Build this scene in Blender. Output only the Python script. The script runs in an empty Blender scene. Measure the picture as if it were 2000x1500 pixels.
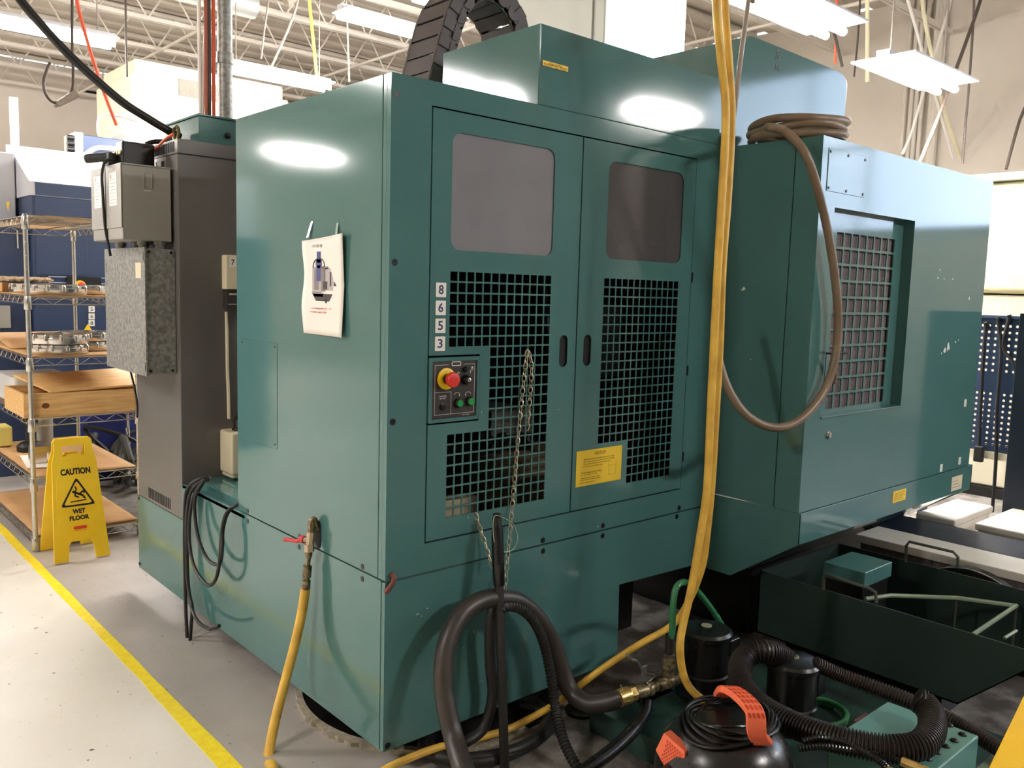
import bpy, bmesh, math, random
from mathutils import Vector, Matrix
random.seed(4)
S = bpy.context.scene
COL = S.collection
PI = math.pi

# ------------------------------------------------------------------ camera
CAM = Vector((-1.4155, -2.1514, 1.55))
FPX, PITCH, ROLL, YAW = 1676.0, math.radians(6.27), math.radians(1.6457), math.radians(41.652)
FWD = Vector((math.sin(YAW)*math.cos(PITCH), math.cos(YAW)*math.cos(PITCH), -math.sin(PITCH)))
RGT0 = Vector((math.cos(YAW), -math.sin(YAW), 0)); UP0 = RGT0.cross(FWD)
RGT = RGT0*math.cos(ROLL) + UP0*math.sin(ROLL); UPV = -RGT0*math.sin(ROLL) + UP0*math.cos(ROLL)
cd = bpy.data.cameras.new('camera'); cam = bpy.data.objects.new('camera', cd); COL.objects.link(cam)
cam.matrix_world = Matrix((( RGT.x, UPV.x, -FWD.x, CAM.x), (RGT.y, UPV.y, -FWD.y, CAM.y), (RGT.z, UPV.z, -FWD.z, CAM.z), (0,0,0,1)))
cd.sensor_fit = 'HORIZONTAL'; cd.sensor_width = 36; cd.lens = FPX/2000*36; cd.clip_start = .02; cd.clip_end = 100
S.camera = cam

def at(axis, val, u, v):
    """where the sight line through photo point (u,v) meets the plane axis=val"""
    d = FWD + RGT*((u-1000)/FPX) - UPV*((v-750)/FPX)
    i = 'xyz'.index(axis)
    return CAM + d*((val-CAM[i])/d[i])
def trace(axis, pts):
    return [at(axis, p[2], p[0], p[1]) for p in pts]

# ------------------------------------------------------------------ materials
def lin(c):
    return tuple(((x/255)/12.92 if x/255 <= .04045 else ((x/255+.055)/1.055)**2.4) for x in c) + (1,)
MATS = {}
def mat(name, rgb, rough=.5, metal=0, var=.12, scale=6, rvar=.1, bump=0, bscale=60, rgb2=None, emit=None, spec=.5, stretch=None, coat=0, soft=0):
    if name in MATS: return MATS[name]
    m = bpy.data.materials.new(name); m.use_nodes = True; MATS[name] = m
    nt = m.node_tree; N = nt.nodes; L = nt.links
    b = N['Principled BSDF']
    b.inputs['Roughness'].default_value = rough; b.inputs['Metallic'].default_value = metal
    b.inputs['Specular IOR Level'].default_value = spec
    b.inputs['Coat Weight'].default_value = coat; b.inputs['Coat Roughness'].default_value = .12
    if emit:
        b.inputs['Emission Color'].default_value = lin(emit[0]); b.inputs['Emission Strength'].default_value = emit[1]
    tc = N.new('ShaderNodeTexCoord'); vec = tc.outputs['Object']
    if stretch:
        mp = N.new('ShaderNodeMapping'); mp.inputs['Scale'].default_value = stretch
        L.new(vec, mp.inputs['Vector']); vec = mp.outputs['Vector']
    nz = N.new('ShaderNodeTexNoise'); nz.inputs['Scale'].default_value = scale; nz.inputs['Detail'].default_value = 6
    L.new(vec, nz.inputs['Vector'])
    rp = N.new('ShaderNodeValToRGB'); c = lin(rgb)
    if rgb2: c0 = lin(rgb2)
    else: c0 = tuple(x*(1-var) for x in c[:3]) + (1,)
    rp.color_ramp.elements[0].position = .2 if soft else .35; rp.color_ramp.elements[0].color = c0
    rp.color_ramp.elements[1].position = .8 if soft else .65; rp.color_ramp.elements[1].color = c
    L.new(nz.outputs['Fac'], rp.inputs['Fac']); L.new(rp.outputs['Color'], b.inputs['Base Color'])
    if rvar:
        mr = N.new('ShaderNodeMapRange'); mr.inputs['To Min'].default_value = max(.02, rough-rvar); mr.inputs['To Max'].default_value = min(1, rough+rvar)
        L.new(nz.outputs['Fac'], mr.inputs['Value']); L.new(mr.outputs['Result'], b.inputs['Roughness'])
    if bump:
        n2 = N.new('ShaderNodeTexNoise'); n2.inputs['Scale'].default_value = bscale; L.new(vec, n2.inputs['Vector'])
        bp = N.new('ShaderNodeBump'); bp.inputs['Strength'].default_value = bump; bp.inputs['Distance'].default_value = .01
        L.new(n2.outputs['Fac'], bp.inputs['Height']); L.new(bp.outputs['Normal'], b.inputs['Normal'])
    return m

TEAL = mat('teal_paint', (76,117,114), .085, 0, .05, 1.2, .025, .006, 30, spec=.5, soft=1)
TEALD = mat('dark_green_paint', (33,50,45), .45, 0, .15, 4)
BLACK = mat('black_rubber', (30,28,27), .5, 0, .3, 20)
BLACKG = mat('black_gloss_plastic', (20,19,19), .28, 0, .2, 10)
OILSHADE = mat('oily_black_and_shade', (26,24,23), .38, .2, .3, 12)
GAP = mat('dark_recess', (14,17,16), .8)
TAUPE = mat('taupe_cabinet_paint', (100,96,92), .42, 0, .08, 4)
GREY = mat('grey_box_paint', (150,146,138), .45, 0, .05, 5)
GALV = mat('galvanised_steel', (172,170,164), .5, .55, .0, 60, .12, .05, 80, rgb2=(128,128,124))
STEEL = mat('chrome_wire', (200,198,192), .25, .9, .03, 20, .04)
BRIGHT = mat('machined_aluminium', (222,218,212), .2, .95, .1, 30)
ZINC = mat('zinc_chain', (214,206,180), .3, .8, .15, 40)
BRASS = mat('dirty_brass', (150,136,104), .4, .7, 0, 60, .1, rgb2=(74,66,52))
BRASSL = mat('clean_brass', (206,176,110), .3, .8, .1, 40)
YHOSE = mat('yellow_hose_rubber', (232,188,78), .45, 0, 0, 14, .1, rgb2=(206,160,62))
BHOSE = mat('brown_grey_hose', (128,108,86), .4, 0, .2, 8)
GHOSE = mat('green_tube', (58,128,84), .25, 0, .15, 8)
YSIGN = mat('yellow_plastic', (250,216,56), .38, 0, 0, 5, .08, .03, 40, rgb2=(242,198,38))
YLINE = mat('yellow_floor_paint', (255,234,48), .5, 0, 0, 30, .1, .2, 120, rgb2=(246,216,38))
YLABEL = mat('yellow_label', (252,212,58), .4, 0, .03)
PAPER = mat('white_paper', (246,240,232), .7, 0, .02)
INK = mat('black_ink', (24,22,24), .6, 0, 0)
INKF = mat('faint_ink', (120,112,112), .7, 0, 0)
INKY = mat('label_ink', (112,90,30), .7, 0, 0)
INKR = mat('red_ink', (206,120,116), .7, 0, 0)
INKB = mat('blue_ink', (70,72,108), .7, 0, 0)
RED = mat('red_plastic', (222,52,44), .35, 0, .05)
REDP = mat('red_print', (226,70,36), .5, 0, 0)
GREEN = mat('green_button', (34,150,72), .35, 0, .05)
YEST = mat('yellow_button_plate', (250,208,22), .35, 0, .03)
PANELB = mat('control_faceplate', (52,47,44), .45, 0, .08)
WHITEP = mat('white_print', (214,208,196), .6, 0, 0)
CREAM = mat('cream_plastic', (226,214,184), .4, 0, .05)
NAVY = mat('navy_machine_paint', (48,62,92), .36, 0, .08, 4)
LGREY = mat('light_grey_cover', (196,196,200), .4, 0, .05)
WHITEM = mat('white_machine_paint', (226,230,222), .35, 0, .04)
CREAMM = mat('cream_machine_paint', (228,218,190), .4, 0, .06)
CARD = mat('cardboard', (196,154,104), .75, 0, 0, 4, .05, .05, 60, rgb2=(180,138,90))
WOOD = mat('pine_wood', (230,190,128), .5, 0, 0, 5, .08, 0, 40, rgb2=(206,158,98), stretch=(1.2,14,14))
KNOT = mat('pine_knot', (120,72,40), .55, 0, .2, 20)
CLEARP = mat('milky_plastic', (208,206,202), .35, 0, .05)
WHITEB = mat('white_bin_plastic', (226,220,210), .45, 0, .08)
ORANGE = mat('orange_plastic', (246,116,78), .4, 0, .05)
ORCORD = mat('orange_cord', (232,96,60), .5, 0, .05)
RUST = mat('rusty_red', (120,66,58), .6, .2, .3, 30)
FILT = mat('filter_mesh', (128,112,112), .7, .1, 0, 160, .1, .2, 300, rgb2=(92,80,80))
WALLM = mat('beige_wall_paint', (218,208,196), .8, 0, .05, 2)
CEILM = mat('ceiling_deck_paint', (208,198,184), .8, 0, .08, 3)
JOIST = mat('joist_paint', (222,214,202), .7, 0, .1, 3)
DRUM = mat('stained_bowl', (150,134,104), .45, .2, 0, 8, .1, rgb2=(112,96,72))
TAPE = mat('clear_tape', (150,178,164), .15, 0, .02)
CHIP = mat('chipped_primer', (222,220,210), .7, 0, .05)
DUCT = mat('duct_metal', (196,198,196), .35, .5, .1, 6)
BROWN = mat('brown_cord', (78,66,58), .6, 0, .1)
GREYC = mat('grey_cord', (150,138,126), .5, 0, .1)
PLATE = mat('link_plastic', (76,68,68), .45, 0, .1, 14)
BLUEB = mat('deep_blue_paint', (36,44,112), .4, 0, .1)
ROD = mat('painted_rod', (72,74,66), .5, .2, .15, 20)
RODG = mat('pale_green_rod', (128,140,116), .5, .1, .15, 20)
TUBE = mat('lamp_tube', (255,255,255), .4, 0, 0, emit=((255,251,246), 60))

# window pane: hazy smoke acrylic
def pane_mat(name, rgb, alpha, rough=.12):
    m = bpy.data.materials.new(name); m.use_nodes = True; nt = m.node_tree; N = nt.nodes; L = nt.links
    b = N['Principled BSDF']; b.inputs['Base Color'].default_value = lin(rgb); b.inputs['Roughness'].default_value = rough
    tr = N.new('ShaderNodeBsdfTransparent'); mx = N.new('ShaderNodeMixShader'); mx.inputs[0].default_value = alpha
    nz = N.new('ShaderNodeTexNoise'); nz.inputs['Scale'].default_value = 5; tc = N.new('ShaderNodeTexCoord')
    L.new(tc.outputs['Object'], nz.inputs['Vector'])
    mr = N.new('ShaderNodeMapRange'); mr.inputs['To Min'].default_value = alpha-.12; mr.inputs['To Max'].default_value = alpha+.1
    L.new(nz.outputs['Fac'], mr.inputs['Value']); L.new(mr.outputs['Result'], mx.inputs[0])
    L.new(tr.outputs[0], mx.inputs[1]); L.new(b.outputs[0], mx.inputs[2]); L.new(mx.outputs[0], N['Material Output'].inputs['Surface'])
    return m
PANE = pane_mat('hazy_acrylic', (144,142,148), .86)
PANED = pane_mat('smoked_acrylic', (92,88,90), .8)

def floor_mat():
    m = bpy.data.materials.new('concrete_floor'); m.use_nodes = True; nt = m.node_tree; N = nt.nodes; L = nt.links
    b = N['Principled BSDF']; tc = N.new('ShaderNodeTexCoord')
    sep = N.new('ShaderNodeSeparateXYZ'); L.new(tc.outputs['Object'], sep.inputs[0])
    def noise(sc, det=8, r=.55):
        n = N.new('ShaderNodeTexNoise'); n.inputs['Scale'].default_value = sc; n.inputs['Detail'].default_value = det; n.inputs['Roughness'].default_value = r
        L.new(tc.outputs['Object'], n.inputs['Vector']); return n.outputs['Fac']
    def ramp(f, p0, c0, p1, c1):
        r = N.new('ShaderNodeValToRGB'); r.color_ramp.elements[0].position = p0; r.color_ramp.elements[0].color = c0
        r.color_ramp.elements[1].position = p1; r.color_ramp.elements[1].color = c1; L.new(f, r.inputs['Fac']); return r.outputs['Color']
    def mix(f, a, c):
        x = N.new('ShaderNodeMix'); x.data_type = 'RGBA'
        if hasattr(f, 'is_linked'): L.new(f, x.inputs['Factor'])
        else: x.inputs['Factor'].default_value = f
        for i, s in ((6, a), (7, c)):
            if isinstance(s, tuple): x.inputs[i].default_value = s
            else: L.new(s, x.inputs[i])
        return x.outputs[2]
    aisle = ramp(noise(1.6), .3, lin((222,216,204)), .7, lin((236,231,220)))
    work = ramp(noise(2.2), .3, lin((158,152,146)), .7, lin((180,174,167)))
    mr = N.new('ShaderNodeMapRange'); mr.inputs['From Min'].default_value = -.345; mr.inputs['From Max'].default_value = -.335
    L.new(sep.outputs['X'], mr.inputs['Value'])
    c = mix(mr.outputs['Result'], aisle, work)
    # oily stained concrete around the coolant tank
    dx = N.new('ShaderNodeMapRange'); dx.inputs['From Min'].default_value = .1; dx.inputs['From Max'].default_value = .45; L.new(sep.outputs['X'], dx.inputs['Value'])
    st = ramp(noise(5, 10, .65), .42, (1,1,1,1), .62, (0,0,0,1))
    mu = N.new('ShaderNodeMath'); mu.operation = 'MULTIPLY'; L.new(dx.outputs['Result'], mu.inputs[0])
    sv = N.new('ShaderNodeMath'); sv.operation = 'MULTIPLY_ADD'; L.new(st, sv.inputs[0]); sv.inputs[1].default_value = .6; sv.inputs[2].default_value = .3
    L.new(sv.outputs[0], mu.inputs[1])
    c = mix(mu.outputs[0], c, lin((62,56,50)))
    sp = ramp(noise(38, 3, .5), .70, (0,0,0,1), .74, (1,1,1,1))
    c = mix(sp, c, lin((110,100,90)))
    L.new(c, b.inputs['Base Color']); b.inputs['Roughness'].default_value = .45
    bp = N.new('ShaderNodeBump'); bp.inputs['Strength'].default_value = .12; bp.inputs['Distance'].default_value = .01
    L.new(noise(30), bp.inputs['Height']); L.new(bp.outputs['Normal'], b.inputs['Normal'])
    return m
FLOORM = floor_mat()

# ------------------------------------------------------------------ mesh helpers
def cr(pts, per=8, closed=False):
    P = [Vector(p) for p in pts]; out = []; n = len(P)
    rng = range(n) if closed else range(n-1)
    for i in rng:
        p0 = P[(i-1) % n] if (closed or i > 0) else P[0]*2-P[1]
        p1 = P[i]; p2 = P[(i+1) % n]
        p3 = P[(i+2) % n] if (closed or i+2 < n) else P[-1]*2-P[-2]
        for k in range(per):
            t = k/per
            out.append(.5*((2*p1)+(-p0+p2)*t+(2*p0-5*p1+4*p2-p3)*t*t+(-p0+3*p1-3*p2+p3)*t**3))
    if not closed: out.append(P[-1])
    return out
def resample(pts, step):
    out = [pts[0]]; acc = 0
    for a, b in zip(pts, pts[1:]):
        d = (b-a).length
        if d == 0: continue
        t = step-acc
        while t <= d:
            out.append(a.lerp(b, t/d)); t += step
        acc = d-(t-step)
    return out
def rr(x0, x1, y0, y1, r, n=6):
    o = []
    for cx, cy, a in ((x1-r, y0+r, -PI/2), (x1-r, y1-r, 0), (x0+r, y1-r, PI/2), (x0+r, y0+r, PI)):
        for k in range(n+1):
            t = a+PI/2*k/n; o.append((cx+r*math.cos(t), cy+r*math.sin(t)))
    return o
def rect(x0, x1, y0, y1): return [(x0,y0), (x1,y0), (x1,y1), (x0,y1)]
def circ(cx, cy, r, n=20): return [(cx+r*math.cos(2*PI*k/n), cy+r*math.sin(2*PI*k/n)) for k in range(n)]

class MB:
    def __init__(s): s.v = []; s.f = []
    def add(s, vs, fs, M=None):
        o = len(s.v)
        s.v += [tuple(M @ Vector(v)) if M else tuple(v) for v in vs]
        s.f += [tuple(i+o for i in f) for f in fs]; return s
    def box(s, x0, x1, y0, y1, z0, z1, M=None):
        v = [(x,y,z) for z in (z0,z1) for y in (y0,y1) for x in (x0,x1)]
        return s.add(v, [(0,2,3,1),(4,5,7,6),(0,1,5,4),(2,6,7,3),(0,4,6,2),(1,3,7,5)], M)
    def prism(s, poly, axis, a0, a1):
        n = len(poly); i = 'xyz'.index(axis); v = []
        for a in (a0, a1):
            for p in poly:
                q = list(p); q.insert(i, a); v.append(tuple(q))
        return s.add(v, [tuple(range(n)), tuple(range(2*n-1, n-1, -1))] + [(k, (k+1) % n, n+(k+1) % n, n+k) for k in range(n)])
    def tube(s, pts, r, n=10, closed=False, rf=None, cap=True):
        P = [Vector(p) for p in pts]; m = len(P)
        T = []
        for i in range(m):
            a = P[(i-1) % m] if (closed or i > 0) else P[i]; b = P[(i+1) % m] if (closed or i < m-1) else P[i]
            t = (b-a); T.append(t.normalized() if t.length > 1e-9 else Vector((0,0,1)))
        u = T[0].orthogonal().normalized(); vs = []
        for i in range(m):
            u = (u - T[i]*u.dot(T[i]))
            u = u.normalized() if u.length > 1e-6 else T[i].orthogonal().normalized()
            w = T[i].cross(u); R = rf(i) if rf else r
            for k in range(n):
                a = 2*PI*k/n; vs.append(tuple(P[i]+(u*math.cos(a)+w*math.sin(a))*R))
        fs = []
        for i in range(m if closed else m-1):
            j = (i+1) % m
            for k in range(n):
                fs.append((i*n+k, i*n+(k+1) % n, j*n+(k+1) % n, j*n+k))
        if cap and not closed: fs += [tuple(range(n-1,-1,-1)), tuple(range((m-1)*n, m*n))]
        return s.add(vs, fs)
    def cyl(s, p0, p1, r0, r1=None, n=18):
        r1 = r0 if r1 is None else r1
        return s.tube([p0, p1], 0, n, rf=lambda i: (r0, r1)[i])
    def lathe(s, c, axis, prof, n=24):
        """prof: (radius, offset along axis)"""
        A = Vector(axis).normalized(); c = Vector(c); u = A.orthogonal().normalized(); w = A.cross(u); vs = []
        for r, h in prof:
            for k in range(n):
                a = 2*PI*k/n; vs.append(tuple(c+A*h+(u*math.cos(a)+w*math.sin(a))*max(r,1e-5)))
        fs = [(i*n+k, i*n+(k+1) % n, (i+1)*n+(k+1) % n, (i+1)*n+k) for i in range(len(prof)-1) for k in range(n)]
        fs += [tuple(range(n-1,-1,-1)), tuple(range((len(prof)-1)*n, len(prof)*n))]
        return s.add(vs, fs)
    def sphere(s, c, r, n=14, sc=(1,1,1)):
        c = Vector(c)
        prof = [(r*math.sin(PI*i/10), -r*math.cos(PI*i/10)) for i in range(11)]
        t = MB().lathe((0,0,0), (0,0,1), prof, n)
        return s.add([(c.x+v[0]*sc[0], c.y+v[1]*sc[1], c.z+v[2]*sc[2]) for v in t.v], t.f)
    def poly(s, pts): return s.add(pts, [tuple(range(len(pts)))])
    def plate(s, outer, holes, thick, o, ex, ey):
        """flat plate with real holes; (a,b) of the outlines -> o+ex*a+ey*b, thickness centred on the plane"""
        cu = bpy.data.curves.new('tmp', 'CURVE'); cu.dimensions = '2D'; cu.fill_mode = 'BOTH'; cu.extrude = thick/2
        for ol in [outer]+list(holes):
            sp = cu.splines.new('POLY'); sp.points.add(len(ol)-1); sp.use_cyclic_u = True
            for p, q in zip(sp.points, ol): p.co = (q[0], q[1], 0, 1)
        ob = bpy.data.objects.new('tmp', cu); me = bpy.data.meshes.new_from_object(ob)
        ex = Vector(ex); ey = Vector(ey); o = Vector(o); nn = ex.cross(ey)
        s.add([tuple(o+ex*v.co.x+ey*v.co.y+nn*v.co.z) for v in me.vertices], [tuple(p.vertices) for p in me.polygons])
        bpy.data.objects.remove(ob); bpy.data.curves.remove(cu); bpy.data.meshes.remove(me); return s
    def text(s, body, o, ex, ey, w=None, h=None, thick=.0008, bold=0):
        """lettering fitted to width w and height h, o = its centre"""
        cu = bpy.data.curves.new('tmp', 'FONT'); cu.body = body; cu.size = 1; cu.extrude = .001; cu.align_x = 'CENTER'; cu.offset = bold; cu.resolution_u = 3
        ob = bpy.data.objects.new('tmp', cu); me = bpy.data.meshes.new_from_object(ob)
        V = [v.co.copy() for v in me.vertices]; F = [tuple(p.vertices) for p in me.polygons]
        bpy.data.objects.remove(ob); bpy.data.curves.remove(cu); bpy.data.meshes.remove(me)
        if not V: return s
        xs = [v.x for v in V]; ys = [v.y for v in V]
        cx, cy = (min(xs)+max(xs))/2, (min(ys)+max(ys))/2
        sy = (h/(max(ys)-min(ys))) if h else None; sx = (w/(max(xs)-min(xs))) if w else sy
        sy = sy or sx
        ex = Vector(ex); ey = Vector(ey); o = Vector(o); nn = ex.cross(ey)
        return s.add([tuple(o+ex*((v.x-cx)*sx)+ey*((v.y-cy)*sy)+nn*(v.z/.001*thick/2)) for v in V], F)
    def build(s, name, m, parent=None, bevel=0, smooth=35, seg=2):
        me = bpy.data.meshes.new(name); off = Vector((0,0,0))
        if parent is None:
            xs, ys, zs = zip(*s.v); off = Vector(((min(xs)+max(xs))/2, (min(ys)+max(ys))/2, min(zs)))
        me.from_pydata([tuple(Vector(v)-off) for v in s.v], [], s.f)
        bm = bmesh.new(); bm.from_mesh(me); bmesh.ops.recalc_face_normals(bm, faces=bm.faces); bm.to_mesh(me); bm.free()
        if smooth:
            for p in me.polygons: p.use_smooth = True
            me.set_sharp_from_angle(angle=math.radians(smooth))
        me.materials.append(m)
        o = bpy.data.objects.new(name, me); COL.objects.link(o); o.location = off
        if parent is not None:
            o.parent = parent
            if parent.type == 'EMPTY': o.matrix_parent_inverse = Matrix.Translation(-parent.location)
        if bevel:
            b = o.modifiers.new('bevel', 'BEVEL'); b.width = bevel; b.segments = seg; b.limit_method = 'ANGLE'; b.angle_limit = math.radians(40); b.harden_normals = bool(smooth)
        return o

def thing(name, label, cat, loc=(0,0,0), group=None):
    o = bpy.data.objects.new(name, None); COL.objects.link(o); o.location = loc; o.empty_display_size = .1
    o['label'] = label; o['category'] = cat
    if group: o['group'] = group
    return o
def tag(o, label, cat, group=None, kind=None):
    o['label'] = label; o['category'] = cat
    if group: o['group'] = group
    if kind: o['kind'] = kind
    return o
def struct(o): o['kind'] = 'structure'; return o
def lab(o, s): o['label'] = s; return o
def dup(root, loc, label, rotz=0):
    r = root.copy(); COL.objects.link(r); r.location = loc; r.rotation_euler = (0,0,rotz); r['label'] = label
    for ch in list(root.children):
        c = ch.copy(); COL.objects.link(c); c.parent = r
        for g in list(ch.children):
            d = g.copy(); COL.objects.link(d); d.parent = c
    return r

X, Y, Z = Vector((1,0,0)), Vector((0,1,0)), Vector((0,0,1))
NX, NY = -X, -Y

# ================================================================== SETTING
RX0, RX1, RY0, RY1, RZ = -9, 10, -8, 15.7, 5.4
struct(MB().box(RX0,RX1,RY0,RY1,-.1,0).build('floor', FLOORM, smooth=0)).location.z = -.1
bpy.data.objects['floor'].data.transform(Matrix.Translation((.5,3.85,0)))  # object coords = world x,y
bpy.data.objects['floor'].location = (0,0,-.1)
c = MB()
for k in range(60):
    y = RY0+k*(RY1-RY0)/60; c.box(RX0,RX1,y,y+.2,RZ,RZ+.06)
c.box(RX0,RX1,RY0,RY1,RZ+.04,RZ+.12)
struct(c.build('ceiling', CEILM, smooth=0))
struct(MB().box(RX0,RX1,RY1,RY1+.15,0,RZ).build('wall_back', WALLM, smooth=0))
struct(MB().box(RX1,RX1+.15,RY0,RY1,0,RZ).build('wall_right', WALLM, smooth=0))
struct(MB().box(RX0-.15,RX0,RY0,RY1,0,RZ).build('wall_left', WALLM, smooth=0))
struct(MB().box(RX0,RX1,RY0-.15,RY0,0,RZ).build('wall_front', mat('low_bounce_wall',(84,90,88),.7,0,.05), smooth=0))  # unseen wall, colour darkened to cut light bouncing onto the machine front
# open web joists along x
n = 0
for k in range(11):
    y = 1.2+k*1.4; n += 1
    j = MB()
    z1, z0 = RZ-.02, RZ-.55
    for dz in (z0, z1-.05):
        j.box(-8.9,9.9,y-.045,y-.005,dz,dz+.05); j.box(-8.9,9.9,y+.005,y+.045,dz,dz+.05)
    xx = -8.8
    while xx < 9.5:
        j.tube([(xx,y,z0+.03),(xx+.3,y,z1-.03)], .012, 5); j.tube([(xx+.3,y,z1-.03),(xx+.6,y,z0+.03)], .012, 5); xx += .6
    struct(j.build('trim_%d' % n, JOIST, smooth=0))
for x in (-4,-1.6,.8,3.2,5.6,8):   # bridging pipes along y
    n += 1
    struct(MB().tube([(x,.5,RZ-.57),(x,15.6,RZ-.57)], .022, 6).build('trim_%d' % n, JOIST))
# vent opening high on the back wall
n += 1
p = [at('y',RY1-.03,*q) for q in ((150,165),(232,172),(232,200),(150,194))]
struct(MB().box(p[0].x,p[2].x,RY1-.06,RY1,p[2].z,p[0].z).build('trim_%d' % n, JOIST, bevel=.01))
n += 1
q = [at('y',RY1-.07,*q) for q in ((160,175),(214,180),(214,193),(160,188))]
struct(MB().box(q[0].x,q[2].x,RY1-.08,RY1-.06,q[2].z,q[0].z).build('trim_%d' % n, GAP))
# vertical pipes on the right wall
for u in (1778,1791,1801,1812,1832,1840):
    p = at('x',RX1-.06,u,60); n += 1
    struct(MB().tube([(p.x,p.y,0),(p.x,p.y,RZ)], .03 if u < 1830 else .045, 8).build('trim_%d' % n, JOIST))
# yellow line
yl = MB(); L_, R_ = [], []
for k in range(60):
    y = -2.5+k*.16; near = max(0,(1.2-y))*.022
    L_.append((-.352-near+random.uniform(-.003,.003), y)); R_.append((-.305+random.uniform(-.003,.003), y))
yl.plate(R_+L_[::-1], [], .0012, (0,0,.0007), X, Y)
tag(yl.build('floor_line', YLINE, smooth=0), 'long yellow painted safety line along the aisle floor', 'floor marking')

# ================================================================== MAIN MACHINE
mc = thing('machining_centre', 'large teal green machining centre with two grille doors and side housing', 'machine', (.8,.5,0))
PB = dict(bevel=.0025)
# left side panel (plane x=0)
lp = MB().box(0,.02,.043,1.06,.6485,2.163).build('side_panel', TEAL, mc, **PB)
MB().box(-.0016,.001,.717,1.03,.945,1.334).build('access_cover', TEAL, lp, bevel=.0012)
s_ = MB()
for y, z in ((.735,1.32),(.735,.962),(1.01,1.32)): s_.cyl((-.001,y,z),(-.003,y,z),.004,n=10)
s_.build('cover_screw', BLACK, lp)
h_ = MB()
for y, z in ((.97,.662),(.548,.662),(.129,.662)): h_.lathe((0,y,z), NX, ((.0095,-.002),(.0095,.0006),(.006,.0009)), 16)
h_.build('plug', OILSHADE, lp)
# roof
MB().box(.005,1.65,.05,1.06,2.145,2.164).build('roof_panel', TEAL, mc, **PB)
# rear wall that closes the enclosure
MB().box(.02,1.66,1.04,1.06,.64,2.15).build('rear_panel', OILSHADE, mc)  # inner faces of the cage coloured black to put shade inside it
MB().box(1.60,1.652,.03,1.04,.64,2.15).build('inner_wall', OILSHADE, mc)
MB().box(.02,1.66,.04,1.04,.62,.64).build('inner_floor', OILSHADE, mc)
# front frame (plane y=0)
ff = MB()
ff.plate(rect(.0005,1.654,.6485,2.163), [rect(.146,1.456,.742,2.092)], .02, (0,.01,0), X, Z)
ff.box(.0005,.02,.02,.041,.6485,2.163)
for a in (rect(.135,.146,.735,2.10), rect(1.456,1.468,.735,2.10), rect(.146,1.456,.735,.742), rect(.146,1.456,2.092,2.10)):
    ff.box(a[0][0],a[1][0],.018,.04,a[0][1],a[2][1])
ff = ff.build('front_frame', TEAL, mc, **PB)
def plugs(par, pts, r=.0105):
    for x, z in pts:
        MB().lathe((x,0,z), NY, ((r,-.002),(r,.0008),(r*.6,.0012),(r*.3,.0006)), 16).build('plug', OILSHADE, par)
plugs(ff, ((.019,2.103),(.02,1.621),(.021,1.143),(.984,.664),(1.453,.663),(.667,.662)))
for z in (1.62,1.24,.88): MB().box(1.4575,1.4645,-.003,.004,z-.02,z+.02).build('hinge', OILSHADE, ff)

# doors
COLS = 13; PX = (.668-.2245)/13; ROWS = 23; PZ = (1.604-.811)/ROWS
def grille(x0, test):
    hs = []
    for i in range(COLS):
        for k in range(ROWS):
            if test(i, k):
                a = x0+i*PX; t = 1.604-k*PZ
                hs.append(rect(a+.0028, a+PX-.0028, t-PZ+.0028, t-.0028))
    return hs
slot = lambda x0,x1,z0,z1: rr(x0,x1,z0,z1,(x1-x0)/2-.0001,8)
DT = .003; DY = DT/2-.001
notch = [(.1505,.748),(.797,.748),(.797,2.087),(.1505,2.087),(.1505,1.339),(.354,1.339),(.354,1.121),(.1505,1.121)]
hl = grille(.2245, lambda i,k: i >= 5 or k < 7 or k >= 15) + [rr(.226,.666,1.668,2.027,.035)] + [slot(.716,.757,1.282,1.395)]
dl = MB().plate(notch, hl, DT, (0,DY,0), X, Z)
dl.box(.785,.797,.0015,.03,.75,2.085); dl.box(.1505,.162,.0015,.03,1.34,2.085); dl.box(.1505,.162,.0015,.03,.75,1.12)
dl = dl.build('door', TEAL, mc, smooth=0); lab(dl, 'left door with L shaped square grille, chains and numbers')
hr = grille(.9325, lambda i,k: i >= 5 or k < 18) + [rr(.938,1.378,1.673,2.024,.035)] + [slot(.838,.879,1.282,1.395)]
dr = MB().plate(rect(.803,1.4525,.748,2.087), hr, DT, (0,DY,0), X, Z)
dr.box(.803,.815,.0015,.03,.75,2.085); dr.box(1.441,1.4525,.0015,.03,.75,2.085)
dr = dr.build('door', TEAL, mc, smooth=0); lab(dr, 'right door with square grille and yellow caution label')
MB().plate(rr(.219,.673,1.661,2.034,.04), [], .004, (0,.006,0), X, Z).build('window', PANE, dl)
MB().plate(rr(.931,1.385,1.666,2.031,.04), [], .004, (0,.006,0), X, Z).build('window', PANED, dr)
for d, x in ((dl,.7365),(dr,.8585)):
    b = MB().box(x-.03,x+.03,.008,.011,1.265,1.41); b.build('handle_recess', GAP, d)
# number labels
for t, z in (('8',1.543),('6',1.4875),('5',1.432),('3',1.376)):
    n_ = MB().plate(rr(.1715,.2105,z-.0225,z+.0225,.002), [], .001, (0,-.0022,0), X, Z)
    n_ = n_.build('number_label', PAPER, dl); 
    MB().text(t, (.191,-.003,z+.001), X, Z, .019, .029, .0006, .02).build('numeral', INKB, dl)
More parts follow.
